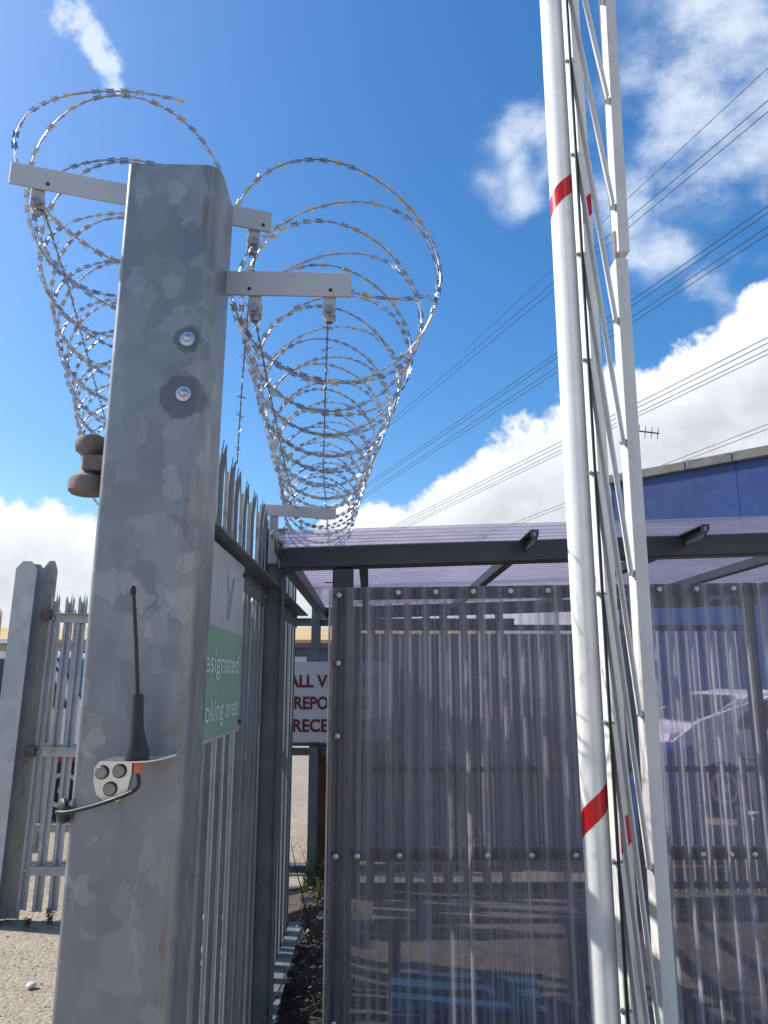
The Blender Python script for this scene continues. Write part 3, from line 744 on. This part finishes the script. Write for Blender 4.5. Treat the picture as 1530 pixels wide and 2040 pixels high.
# ================================================================== RAZOR WIRE
def barb_mesh():
    bm = B(); k = .0118
    out = [(-k, .0085), (-.0055, .0062), (.0055, .0062), (k, .0085), (.0072, 0), (k, -.0085), (.0055, -.0062), (-.0055, -.0062), (-k, -.0085), (-.0072, 0)]
    extrude_poly(bm, out, 'z', -.0004, .0004)
    bmesh.ops.recalc_face_normals(bm, faces=bm.faces[:])
    me = bpy.data.meshes.new('barb'); bm.to_mesh(me); bm.free(); me.materials.append(MATS['razor_wire']); return me
BARB = barb_mesh()
def coil(label, p0, p1, rad, z_squash, pitch, th0, seed, nmax=300, sgn=1, extra=None):
    rr = random.Random(seed)
    t = thing('razor_wire_coil', label, 'razor wire', (0, 0, 0), 0, 'razor wire coils')
    p0, p1 = Vector(p0), Vector(p1); ax = (p1 - p0); L = ax.length; ax.normalize()
    side = ax.cross(Vector((0, 0, 1))).normalized(); up = side.cross(ax)
    turns = L / pitch; tot = 2 * math.pi * turns
    def pos(a):
        th = th0 + sgn * a; s = a / (2 * math.pi) * pitch + .47 * pitch * math.sin(1.5 * a + .6)
        r = rad * (1 - .19 * min(1, a / tot * 1.7)) * (1 + .035 * noise.noise(Vector((a * .35, seed, 0))) + .02 * math.sin(a * .31))
        jit = Vector((noise.noise(Vector((a * .5, 1, seed))), noise.noise(Vector((a * .5, 2, seed))), noise.noise(Vector((a * .5, 3, seed))))) * .007
        return p0 + ax * s + side * (r * math.cos(th)) + up * (r * z_squash * math.sin(th)) + jit
    N = int(turns * 44)
    pts = [pos(tot * i / N) for i in range(N + 1)]
    if extra: pts = extra(pts)
    bm = B(); tube(bm, pts, .0021, 6); obj('wire', bm, 'razor_wire', t, 60)
    # barbs each 36 mm along the wire
    acc = 0; nxt = .01; mats = []
    for a, b in zip(pts[:-1], pts[1:]):
        d = (b - a); l = d.length
        while nxt <= acc + l:
            p = a + d * ((nxt - acc) / l); X = d.normalized()
            rad_v = (p - p0) - ax * (p - p0).dot(ax); rad_v -= X * rad_v.dot(X); rad_v.normalize(); oth = X.cross(rad_v)
            ang = rr.gauss(0, .42); Y = rad_v * math.cos(ang) + oth * math.sin(ang); Z = X.cross(Y)
            m = Matrix((X, Y, Z)).transposed().to_4x4(); m.translation = p; mats.append(m); nxt += .0355
        acc += l
    cam_p = Vector((0, 0, 1.6)); order = sorted(range(len(mats)), key=lambda i: (mats[i].translation - cam_p).length)
    for i in order[:nmax]:
        o = bpy.data.objects.new('barb', BARB); COL.objects.link(o); o.parent = t; o.matrix_local = mats[i]
    rest = order[nmax:]
    if rest:
        vs, fs = [], []
        bv = [v.co.copy() for v in BARB.vertices]; bf = [tuple(f.vertices) for f in BARB.polygons]
        for i in rest:
            k = len(vs); vs += [mats[i] @ v for v in bv]; fs += [tuple(j + k for j in f) for f in bf]
        me = bpy.data.meshes.new('barbs'); me.from_pydata(vs, [], fs); me.materials.append(MATS['razor_wire'])
        o = obj('barbs', me, None, t); o['kind'] = 'stuff'
    return t
# right hand coil along the shelter fence
coil('razor wire coil running over the fence right of the big post', (-.085, 1.64, 2.57), (-.33, 4.9, 2.575), .258, 1.0, .118, R(-22), 3,
     extra=lambda p: [Vector((-.056, 1.515, 2.415)), Vector((.0, 1.525, 2.405)), Vector((.07, 1.555, 2.415)), Vector((.13, 1.60, 2.45))] + p)
# left hand coil over the gate line
coil('razor wire coil left of and behind the big post top', (-.575, 1.62, 2.81), (-1.46, 4.45, 2.71), .248, 1.0, .128, R(62), 11)

def barbed_strand(label, pts, seed):
    rr = random.Random(seed)
    t = thing('barbed_wire', label, 'barbed wire', (0, 0, 0), 0, 'barbed straining wires')
    P = []
    pts = [Vector(p) for p in pts]
    for a, b in zip(pts[:-1], pts[1:]):
        n = max(2, int((b - a).length / .012))
        for i in range(n): P.append(a.lerp(b, i / n))
    P.append(pts[-1])
    for k in (0, 1):
        q = []
        for i, p in enumerate(P):
            d, s, u = frame_axes(P[min(i + 1, len(P) - 1)] - P[max(i - 1, 0)]); a = i * .9 + math.pi * k
            q.append(p + (s * math.cos(a) + u * math.sin(a)) * .0016)
        bm = B(); tube(bm, q, .0014, 5); obj('strand', bm, 'steel_dull', t)
    for i in range(6, len(P) - 2, 8):
        bm = B(); d, s, u = frame_axes(P[i + 1] - P[i])
        for k in range(2):
            a = rr.uniform(0, 6.28); v = s * math.cos(a) + u * math.sin(a)
            tube(bm, [P[i] - v * .014 + d * .003 * k, P[i] + v * .014 - d * .004 * k], .0011, 4)
        obj('barb', bm, 'steel_dull', t)
barbed_strand('barbed wire from the left clip of the right arm to the fence post arm', [(-.252, 1.525, 2.372), (-.268, 1.9, 2.350), (-.30, 2.6, 2.335), (-.335, 3.40, 2.352), (-.36, 4.6, 2.34)], 1)
barbed_strand('barbed wire from the outer clip of the right arm to the fence post arm', [(-.092, 1.525, 2.372), (-.118, 1.9, 2.345), (-.165, 2.6, 2.322), (-.20, 3.40, 2.35), (-.24, 4.6, 2.335)], 2)
barbed_strand('barbed wire below the right end of the upper arm, close to the big post', [(-.268, 1.625, 2.592), (-.312, 1.80, 2.50), (-.372, 2.10, 2.42), (-.452, 2.52, 2.31)], 3)
barbed_strand('barbed wire from the outer clip of the upper left arm', [(-.710, 1.49, 2.600), (-.79, 1.85, 2.60), (-.98, 2.6, 2.62), (-1.30, 3.9, 2.64)], 4)

# ================================================================== RAISED BARRIER
def barrier():
    t = thing('barrier_arm', 'raised white barrier arm with red bands and folded lattice skirt', 'barrier', (.7525, 2.70, 0))
    top = 5.6
    bm = B(); prof = [(.045, 0.02), (.045, top), (.040, top + .01), (0, top + .01)]
    lathe(bm, (0, 0, 0), (0, 0, 1), prof, 40); boom = obj('boom', bm, 'white_boom', t, 40)
    bm = B(); quad_box(bm, -.19, .30, -.14, .16, -.02, .10, .01); obj('foot', bm, 'white_rail', t)
    # red diagonal reflective bands wrapped round the front of the tube
    def band(z, slope, w):
        bm = B(); n = 26; lo, hi = [], []
        for k in range(n + 1):
            a = R(-200 + 215 * k / n)        # angle round the tube, -90 is towards us
            x, y = .0456 * math.cos(a), .0456 * math.sin(a); s = slope * (a - R(-90)) * .045
            lo.append(bm.verts.new((x, y, z + s))); hi.append(bm.verts.new((x, y, z + s + w)))
        for k in range(n): bm.faces.new((lo[k], lo[k + 1], hi[k + 1], hi[k]))
        obj('red_band', bm, 'red_tape', boom, 60)
    for z in (1.145, 3.43, 5.4): band(z, .9, .082)
    # slim rails with rubber edge beside the boom
    bm = B(); quad_box(bm, .0475, .0505, -.045, -.012, .05, top - .2, .0008); obj('edge_strip', bm, 'white_rail', t)
    bm = B(); quad_box(bm, .026, .031, -.122, -.068, .05, top - .2, .001); lrail = obj('link_rail', bm, 'white_rail', t)
    bm = B(); quad_box(bm, .0255, .0335, -.134, -.1225, .05, top - .2, .001); obj('rubber_seal', bm, 'black_rubber', t)
    for z in (.10, 5.3):
        bm = B(); quad_box(bm, .010, .0255, -.110, -.043, z, z + .05, .001); obj('bracket', bm, 'steel_dull', lrail)
    # flat rail behind with its own red mark
    bm = B(); quad_box(bm, .108, .150, .095, .110, .05, top - .2, .002); fr = obj('flat_rail', bm, 'white_rail', t)
    for z in (1.00, 3.40):
        bm = B(); vs = [bm.verts.new(p) for p in ((.110, .0938, z + .01), (.149, .0938, z + .055), (.149, .0938, z + .15), (.110, .0938, z + .115))]; bm.faces.new(vs); obj('red_mark', bm, 'red_tape', fr)
    # outer rail: box section in two lengths, upper one standing a little wider
    def ox(z): return .1775 + .0064 * z                        # left face of the lower length
    bm = B(); bar(bm, (ox(.05) + .0245, .035, .05), (ox(3.198) + .0245, .035, 3.198), .049, .070, (0, 1, 0), .002); obj('outer_rail', bm, 'white_rail', t)
    def ux(z): return .2135 + .0153 * (z - 3.231)
    bm = B(); bar(bm, (ux(3.231) + .022, .040, 3.231), (ux(top - .3) + .022, .040, top - .3), .044, .080, (0, 1, 0), .002); obj('outer_rail', bm, 'white_rail', t)
    bm = B(); quad_box(bm, .204, .222, .02, .045, 3.10, 3.33, .001); obj('splice', bm, 'steel_dull', t)
    # diagonal links, each bolted at both ends
    for i in range(-4, 8):
        z_hi = 2.318 + .4325 * i; z_lo = .991 + .4875 * i
        if z_hi > top - .25: continue
        xr = (ox(z_lo) if z_lo < 3.2 else ux(z_lo)) - .005
        a = Vector((.036, -.112, 1.6 + (z_hi - 1.6) * .977)); b = Vector((xr - .044, -.098, 1.6 + (z_lo - 1.6) * .965)); whole = True; z_hi = a.z
        if b.z < .08:
            b = a.lerp(b, (a.z - .08) / (a.z - b.z)); whole = False
        bm = B(); bar(bm, a, b, .006, .042, (0, 1, 0), .001); lk = obj('link', bm, 'white_rail', t)
        # left bolt through the slim rail, right bolt on the flank of the outer rail
        bm = B(); lathe(bm, (.0115, -.112, z_hi), (1, 0, 0), [(.0045, 0), (.0045, .006), (.0098, .006), (.0098, .0105), (.0045, .0105), (.0045, .0215), (.0098, .0215), (.0098, .028), (.0045, .028), (.0045, .037), (0, .037)], 10); obj('bolt', bm, 'steel_dull', lrail)
        if whole:
            bm = B(); bar(bm, (b.x, -.075, b.z), (xr + .003, .012, z_lo), .004, .016, (0, 0, 1)); obj('end_strap', bm, 'white_rail', lk)
            bm = B(); lathe(bm, (xr + .004, .010, z_lo), (-1, 0, 0), [(.0135, 0), (.0135, .006), (.0088, .006), (.0088, .015), (.0045, .015), (.0045, .023), (0, .023)], 12); obj('bolt', bm, 'steel_dull', lk)
barrier()

# ================================================================== SMOKING SHELTER
SLOPE = .0345
def shelter():
    t = thing('smoking_shelter', 'dark framed shelter clad in smoky corrugated plastic sheets', 'shelter', (0, 3.2, 0))
    X0, X1, YB = -.385, 3.05, 2.85
    def sl(x): return SLOPE * (x - X0)
    def zb(x): return 2.092 + sl(x)             # beam centre line
    # front and rear beam
    for nm, y in (('front_beam', .045), ('rear_beam', YB)):
        bm = B(); bar(bm, (X0, y, zb(X0)), (X1, y, zb(X1)), .088, .092, bev=.006); obj(nm, bm, 'dark_frame', t)
    # posts
    for x in (-.113, 2.06, 2.98):
        for y in (.047, YB):
            bm = B(); quad_box(bm, x - .0435, x + .0435, y - .040, y + .040, 0, zb(x) - .049 + .0, .006); obj('post', bm, 'dark_frame', t)
    # side rafter, rafters between, with stubs reaching out in front under the sheet
    def zr(x): return 2.128 + sl(x)
    bm = B(); bar(bm, (-.352, .092, zb(-.352) - .012), (-.352, YB - .046, zb(-.352) - .012), .05, .07, bev=.004); obj('rafter', bm, 'dark_frame', t)
    bm = B(); quad_box(bm, -.378, -.372, -.20, .0, zr(-.37) - .045, zr(-.37) + .008, .001); obj('rafter_stub', bm, 'dark_frame', t)
    for x in (-.03, .645, 1.325, 2.005, 2.685):
        bm = B(); bar(bm, (x, .092, zr(x) - .022), (x, YB - .046, zr(x) - .022), .042, .05, bev=.003); obj('rafter', bm, 'dark_frame', t)
        if x > 0:
            # angle stub with chamfered lower corner
            bm = B(); z = zr(x)
            extrude_poly(bm, [(-.235, z + .010), (.0, z + .010), (.0, z - .038), (-.17, z - .038), (-.235, z - .008)], 'x', x + .014, x + .020)
            quad_box(bm, x - .012, x + .0135, -.235, -.0005, z + .004, z + .010)
            quad_box(bm, x - .012, x + .0135, -.235, -.230, z - .022, z + .0035)
            st = obj('rafter_stub', bm, 'dark_frame', t)
            bm = B(); quad_box(bm, x - .001, x + .004, -.2372, -.2352, z - .016, z - .001); obj('slot', bm, 'light_cladding', st)
    # cladding rails
    def rail(y, z0, x0, x1, h=.046, tilt=0.0, d=.03):
        bm = B(); bar(bm, (x0, y, z0), (x1, y, z0 + tilt * (x1 - x0)), d, h, bev=.003); return obj('cladding_rail', bm, 'dark_frame', t)
    spans = ((-.069, 2.016), (2.104, 2.936))
    for a, b in spans:
        rail(.018, 1.945 + .014 * (a + .06), a, b, .050, .014); rail(.018, .929, a, b, .046); rail(.018, .12, a, b)
        rail(YB - .015, 1.985, a, b, .045); rail(YB - .015, .93, a, b, .04); rail(YB - .015, .12, a, b)
    # corrugated wall sheets
    PITCH = .0778
    def corr(x): 
        s = math.sin(2 * math.pi * x / PITCH); return .0095 * (s * 1.25 if abs(s) < .8 else math.copysign(1.0, s))
    def wall_sheet(y, xa, xb, z0, za, tilt, off):
        bm = B(); n = int((xb - xa) / PITCH * 10); prev = None; rows = 5
        for i in range(n + 1):
            x = xa + (xb - xa) * i / n; zt = za + tilt * (x - xa)
            col = []
            for j in range(rows + 1):
                z = z0 + (zt - z0) * j / rows
                col.append(bm.verts.new((x, y + off + corr(x) + .0025 * noise.noise(Vector((x * 3, z * 2, off * 99))), z)))
            if prev:
                for j in range(rows): bm.faces.new((prev[j], col[j], col[j + 1], prev[j + 1]))
            prev = col
        return obj('wall_sheet', bm, 'poly_wall', t, 60)
    wall_sheet(-.012, -.160, .78, .06, 1.968, .012, 0); wall_sheet(-.012, .72, 1.68, .06, 1.979, .012, -.004); wall_sheet(-.012, 1.62, 3.0, .06, 1.991, .012, 0)
    wall_sheet(YB + .03, -.15, 1.5, .06, 2.01, 0, 0); wall_sheet(YB + .03, 1.44, 3.0, .06, 2.01, 0, .004)
    # edge trim at the left of the wall sheet
    bm = B(); quad_box(bm, -.169, -.1625, -.026, .012, .05, 1.955, .001); obj('edge_trim', bm, 'car_silver', t)
    # roof sheets: corrugation runs left to right
    def roof_sheet(ya, yb, off):
        bm = B(); n = int((yb - ya) / PITCH * 10); prev = None
        xs = [X0 + .012 + (X1 - X0 + .05) * k / 14 for k in range(15)]
        for i in range(n + 1):
            y = ya + (yb - ya) * i / n
            row = [bm.verts.new((x, y, 2.153 + sl(x) + off + corr(y) + .004 * noise.noise(Vector((x * 2, y * 2, 5))))) for x in xs]
            if prev:
                for j in range(len(xs) - 1): bm.faces.new((prev[j], prev[j + 1], row[j + 1], row[j]))
            prev = row
        obj('roof_sheet', bm, 'poly_roof', t, 60)
    roof_sheet(-.262, .73, .004); roof_sheet(.66, 1.68, 0); roof_sheet(1.61, YB + .10, .004)
    # cladding bolts with washers
    bm = B(); lathe(bm, (0, 0, 0), (0, -1, 0), [(.0105, 0), (.0105, .002), (.0075, .003), (.0065, .003), (.0065, .0075), (.004, .0085), (.003, .006), (0, .006)], 14)
    first = obj('bolt', bm, 'zinc', t, 30); first.location = (-.128, -.0235, 1.935)
    spots = [(-.128, 1.66), (-.128, 1.375), (-.128, .928), (-.128, .35)]
    x = .117
    spots += [(x + .1556 * k, 1.9475 + .0022 * k) for k in range(19)] + [(-.045, .928), (.117, .93)]
    spots += [(.117 + .1556 * k, .929) for k in (2.2, 3.3, 4.4, 7.6, 8.3, 8.9, 10, 11, 12, 14)]
    spots += [(.117 + .1556 * 2 * k, .12) for k in range(9)]
    for x, z in spots: copy_of(first, t, (x, -.0235 - .001, z))
    # sky blue gutter scrap left out; red tie hanging in the roof corner
    bm = B(); bar(bm, (-.25, 1.05, 2.118), (-.13, 1.07, 2.121), .012, .006); obj('red_tie', bm, 'red_tape', t)
shelter()

# things inside and behind the shelter
def bench():
    t = thing('bench', 'low slatted bench inside the shelter behind the front sheet', 'bench', (.02, 3.95, 0))
    for k in range(3):
        bm = B(); quad_box(bm, 0, 1.12, .11 * k, .11 * k + .095, .465, .492, .004); obj('slat', bm, 'bench_wood', t)
    for x in (.08, .98):
        for y in (.02, .25):
            bm = B(); quad_box(bm, x, x + .05, y, y + .05, 0, .464, .003); obj('leg', bm, 'dark_frame', t)
bench()
def blue_box():
    t = thing('plastic_crate', 'blue plastic crate on the floor at the shelter front', 'crate', (.10, 3.50, .03), R(-3))
    W, D_, Hh = .62, .40, .235
    for nm, a in (('wall', (0, W, 0, .012, 0, Hh)), ('wall', (0, W, D_ - .012, D_, 0, Hh)), ('wall', (0, .012, .0125, D_ - .0125, 0, Hh)), ('wall', (W - .012, W, .0125, D_ - .0125, 0, Hh)), ('base', (.0125, W - .0125, .0125, D_ - .0125, 0, .012))):
        bm = B(); quad_box(bm, *a, .003); obj(nm, bm, 'blue_tray', t)
    for k in range(7):
        bm = B(); quad_box(bm, .05 + k * .085, .062 + k * .085, -.008, -.0005, .02, Hh - .05, .002); obj('rib', bm, 'blue_tray', t)
    bm = B(); quad_box(bm, -.014, W + .014, -.014, -.001, Hh - .03, Hh - .002, .004); obj('rim', bm, 'blue_tray', t)
    bm = B(); quad_box(bm, -.012, W + .012, -.0005, D_ + .012, Hh + .001, Hh + .012, .003); ld = obj('lid', bm, 'blue_tray', t)
    bm = B(); quad_box(bm, .22, .40, .15, .19, Hh + .0125, Hh + .022, .004); obj('handle', bm, 'black_plastic', ld)
blue_box()
def drum():
    t = thing('plastic_drum', 'blue plastic drum standing on a pallet behind the right of the shelter', 'drum', (2.56, 6.95, 0))
    prof = [(.26, .13), (.285, .15), (.29, .18), (.285, .40), (.297, .42), (.297, .44), (.285, .46), (.285, .70), (.297, .72), (.297, .74), (.285, .76), (.283, .98), (.27, 1.02), (.25, 1.035), (.245, 1.02), (0, 1.02)]
    bm = B(); lathe(bm, (0, 0, 0), (0, 0, 1), prof, 36); obj('body', bm, 'blue_drum', t, 40)
    for x, y in ((-.12, -.1), (.14, .06)):
        bm = B(); lathe(bm, (x, y, 1.02), (0, 0, 1), [(.035, 0), (.035, .02), (.03, .025), (0, .025)], 14); obj('cap', bm, 'black_plastic', t, 40)
    p = thing('pallet', 'wooden pallet under the blue plastic drum', 'pallet', (2.56, 6.95, 0))
    for k in range(6):
        bm = B(); quad_box(bm, -.5, .5, -.4 + k * .145, -.4 + k * .145 + .09, .105, .125, .002); obj('board', bm, 'brown_timber', p)
    for x in (-.45, 0, .38):
        bm = B(); quad_box(bm, x, x + .08, -.4, .42, .0, .1045, .002); obj('bearer', bm, 'brown_timber', p)
drum()
def crate(loc, rz, label, mat):
    t = thing('stacked_box', label, 'box', loc, rz)
    bm = B(); quad_box(bm, 0, .55, 0, .4, 0, .42, .01); obj('body', bm, mat, t)
    bm = B(); quad_box(bm, -.012, .562, -.012, .412, .421, .46, .01); obj('lid', bm, mat, t)
    bm = B(); quad_box(bm, .2, .35, -.02, -.001, .2, .24, .004); obj('handle', bm, 'black_plastic', t)
crate((3.35, 6.9, 0), R(6), 'white lidded box on the ground right of the blue drum', 'car_white')
crate((3.37, 6.92, .47), R(-4), 'dark lidded box on top of the white lidded box', 'slate_wall')

# ================================================================== POWER CABLES
def cable(label, a, b, r=.022):
    a, b = Vector(a), Vector(b); d = b - a
    p0 = a - d * 1.6; p1 = b + d * .45; pts = []
    for k in range(41):
        f = k / 40; p = p0.lerp(p1, f); pts.append(p)
    bm = B(); tube(bm, pts, r, 5); tag(obj('power_cable', bm, 'cable'), label, 'cable', 'overhead power cables')
cable('thin topmost overhead cable crossing the veil of cloud alone', (10.42, 30.635, 21.6), (13.274, 21.794, 21.6), .012)
bA, bB = Vector((-.178, 63.16, 21.6)), Vector((14.03, 23.27, 21.6))
cable('upper cable of the close pair below the topmost single cable', bA, bB, .016)
cable('lower cable of the close pair below the topmost single cable', bA + Vector((.35, 0, -.05)), bB + Vector((.42, 0, -.05)), .016)
cA, cB = Vector((-1.53, 82.1, 21.6)), Vector((17.18, 29.43, 21.6))
for k, (nm, o) in enumerate((('first', 0), ('second', .45), ('third', 1.35), ('fourth', 1.85))):
    cable('%s from the top of the four cables crossing the clear blue gap' % nm, cA + Vector((o, 0, 0)), cB + Vector((o, 0, 0)), .021)
dA, dB = Vector((2.25, 103.9, 21.6)), Vector((23.83, 42.45, 21.6))
for k, (nm, o) in enumerate((('first', 0), ('second', .7), ('third', 1.5), ('fourth', 2.1))):
    cable('%s from the top of the four cables in front of the big white cloud' % nm, dA + Vector((o, 0, 0)), dB + Vector((o, 0, 0)), .026)
eA, eB = Vector((17.46, 103.65, 21.6)), Vector((32.0, 58.44, 21.6))
cable('upper of the two lowest cables just above the blue building', eA, eB, .028)
cable('lower of the two lowest cables just above the blue building', eA + Vector((1.0, 0, 0)), eB + Vector((1.0, 0, 0)), .028)

# ================================================================== SMALL DETAILS ON THE GROUND
def soil_z(x, y): return .05 + .05 * math.exp(-((x + .36) / .22) ** 2)
def weed(label, loc, h, n, seed):
    rr = random.Random(seed); t = thing('weed_plant', label, 'weed', loc, 0, 'weeds by the fence')
    st = B(); lf = B()
    for k in range(n):
        a = rr.uniform(0, 6.28); l = h * rr.uniform(.6, 1); lean = rr.uniform(.1, .45)
        tip = Vector((math.cos(a) * l * lean, math.sin(a) * l * lean, l)); base = Vector((rr.uniform(-.02, .02), rr.uniform(-.02, .02), 0))
        mid = base.lerp(tip, .5) + Vector((0, 0, l * .08)); tube(st, [base, mid, tip], [.003, .0022, .001], 5)
        for j in range(9):
            f = .25 + .75 * j / 8; p = base.lerp(mid, f * 2) if f < .5 else mid.lerp(tip, f * 2 - 1)
            b = rr.uniform(0, 6.28); s = rr.uniform(.014, .03); d = Vector((math.cos(b), math.sin(b), rr.uniform(-.1, .6))).normalized(); w = d.cross(Vector((0, 0, 1))).normalized() * s * .35
            q = [lf.verts.new(p), lf.verts.new(p + d * s * .5 + w), lf.verts.new(p + d * s + Vector((0, 0, -s * .2))), lf.verts.new(p + d * s * .5 - w)]; lf.faces.new(q)
    obj('stem', st, 'leaf', t); obj('foliage', lf, 'leaf', t)
weed('bright green weed at the foot of the rear fence left of its post', (-.47, 6.10, .06), .26, 7, 1)
weed('leafy green weed right of the rear fence post below the sign', (-.40, 6.12, .06), .34, 9, 2)
weed('bushy low weed close to the shelter post, nearest of the green weeds', (-.34, 5.75, .07), .18, 10, 3)
weed('green weed by the rusty timber behind the rear fence', (-.30, 6.25, .05), .30, 8, 4)
weed('small weed at the foot of the left fence panel', (-2.12, 5.62, 0), .10, 8, 5)
weed('tiny weed beside the stout post on the left', (-2.24, 5.52, 0), .07, 7, 6)
def stuff(name, bm, mat, label, cat):
    o = obj(name, bm, mat); o['kind'] = 'stuff'; tag(o, label, cat)
def dead_bits():
    rr = random.Random(5); tw = B(); lv = B()
    for k in range(150):
        x = rr.gauss(-.36, .07); y = rr.uniform(2.6, 6.2); z = soil_z(x, y) + rr.uniform(-.01, .06) ** 1
        a = rr.uniform(0, 6.28); l = rr.uniform(.08, .36); up = rr.uniform(-.1, .7)
        p = Vector((x, y, z)); d = Vector((math.cos(a), math.sin(a), up)).normalized() * l
        if p.x + d.x < -.455: d.x = -d.x * .4
        m = p + d * .5 + Vector((rr.uniform(-.02, .02), rr.uniform(-.02, .02), rr.uniform(0, .03)))
        tube(tw, [p, m, p + d], [.0032, .0025, .001], 4)
    for k in range(1500):
        x = rr.gauss(-.33, .11); y = rr.uniform(2.4, 6.2); s = rr.uniform(.01, .035)
        if x < -.455: x = -.45 + (-.455 - x)
        p = Vector((x, y, soil_z(x, y) + rr.uniform(-.004, .03))); a = rr.uniform(0, 6.28)
        d = Vector((math.cos(a), math.sin(a), rr.uniform(-.3, .5))) * s; w = Vector((-math.sin(a), math.cos(a), rr.uniform(-.4, .4))) * s * .4
        q = [lv.verts.new(v) for v in (p, p + d * .5 + w, p + d, p + d * .5 - w)]; lv.faces.new(q)
    stuff('dead_twigs', tw, 'twig', 'tangle of dead twigs along the foot of the fence', 'twigs')
    stuff('fallen_leaves', lv, 'dead_leaf', 'brown fallen leaves littering the strip beside the fence', 'leaves')
dead_bits()
def long_twig(label, pts, seed):
    t = thing('dead_branch', label, 'branch', (0, 0, 0), 0, 'dead branches against the fence')
    bm = B(); tube(bm, pts, [.005 - .0035 * i / (len(pts) - 1) for i in range(len(pts))], 6); obj('stem', bm, 'twig', t)
    rr = random.Random(seed)
    for k in range(5):
        i = rr.randrange(len(pts) - 1); p = Vector(pts[i]).lerp(Vector(pts[i + 1]), rr.random())
        bm = B(); tube(bm, [p, p + Vector((rr.uniform(.0, .07), rr.uniform(-.08, .04), rr.uniform(.02, .12)))], [.0022, .001], 4); obj('side_shoot', bm, 'twig', t)
long_twig('dark dead branch leaning up against the fence pales', [(-.33, 4.9, .10), (-.36, 4.7, .35), (-.405, 4.55, .60), (-.42, 4.45, .72)], 1)
long_twig('dead branch lying low across the foot of the middle fence post', [(-.30, 4.1, .26), (-.36, 3.9, .30), (-.415, 3.3, .29), (-.40, 3.0, .33)], 2)
def litter(label, loc, s, seed, name='litter'):
    rr = random.Random(seed); bm = B(); n = 6; g = {}
    for i in range(n + 1):
        for j in range(n + 1):
            u, v = i / n - .5, j / n - .5
            g[i, j] = bm.verts.new((u * s[0] + .01 * noise.noise(Vector((u * 6, v * 6, seed))), v * s[1], s[2] * (.5 + noise.noise(Vector((u * 4, v * 4, seed + 3))))))
    for i in range(n):
        for j in range(n): bm.faces.new((g[i, j], g[i + 1, j], g[i + 1, j + 1], g[i, j + 1]))
    bmesh.ops.solidify(bm, geom=bm.faces[:], thickness=.0015)
    o = obj(name, bm, 'litter_white'); o.location = loc; o.rotation_euler = (R(18), 0, rr.uniform(-1, 1)); tag(o, label, 'litter', 'litter by the fence')
litter('largest crumpled white paper on the dark strip beside the fence', (-.40, 4.75, .16), (.13, .10, .07), 1)
litter('small white scrap nearest the rear fence', (-.42, 5.5, .15), (.08, .05, .05), 2)
litter('thin white scrap just nearer than the crumpled paper', (-.42, 4.55, .14), (.09, .035, .03), 3)
litter('pale flat scrap beside the shelter post foot', (-.27, 5.35, .10), (.12, .06, .03), 4)
def stone_at(label, loc, r, seed, mat):
    bm = B(); bmesh.ops.create_icosphere(bm, subdivisions=2, radius=1)
    for v in bm.verts: v.co *= r * (1 + .25 * noise.noise(v.co * 1.3 + Vector((seed, 0, 0)))); v.co.z *= .6
    o = obj('stone', bm, mat, None, 60); o.location = loc; tag(o, label, 'stone')
stone_at('small pale stone on the sunlit ground at the lower left', (-1.785, 4.54, .012), .026, 1, 'pale_stone')
def gravel():
    rr = random.Random(9); proto = B(); bmesh.ops.create_icosphere(proto, subdivisions=1, radius=1)
    pv = [v.co.copy() for v in proto.verts]; pf = [[v.index for v in f.verts] for f in proto.faces]; proto.free()
    vs, fs = [], []
    for k in range(2600):
        y = rr.uniform(3.6, 7.2); x = rr.uniform(-3.6, -.9) if rr.random() < .75 else rr.uniform(-.6, 3.5)
        r = rr.uniform(.002, .006) * (1.9 if rr.random() < .06 else 1); k0 = len(vs)
        z = .02 * noise.noise(Vector((x * .5, y * .5, 3))) - .01 + (.035 if x > -.62 else 0)
        s = (rr.uniform(.7, 1.3), rr.uniform(.7, 1.3), rr.uniform(.5, .9))
        vs += [(x + v.x * r * s[0], y + v.y * r * s[1], z + r * .3 + v.z * r * s[2]) for v in pv]; fs += [[i + k0 for i in f] for f in pf]
    me = bpy.data.meshes.new('gravel'); me.from_pydata(vs, [], fs); me.materials.append(MATS['stone'])
    o = obj('gravel', me, None); o['kind'] = 'stuff'; tag(o, 'loose gravel scattered over the yard ground', 'gravel')
gravel()
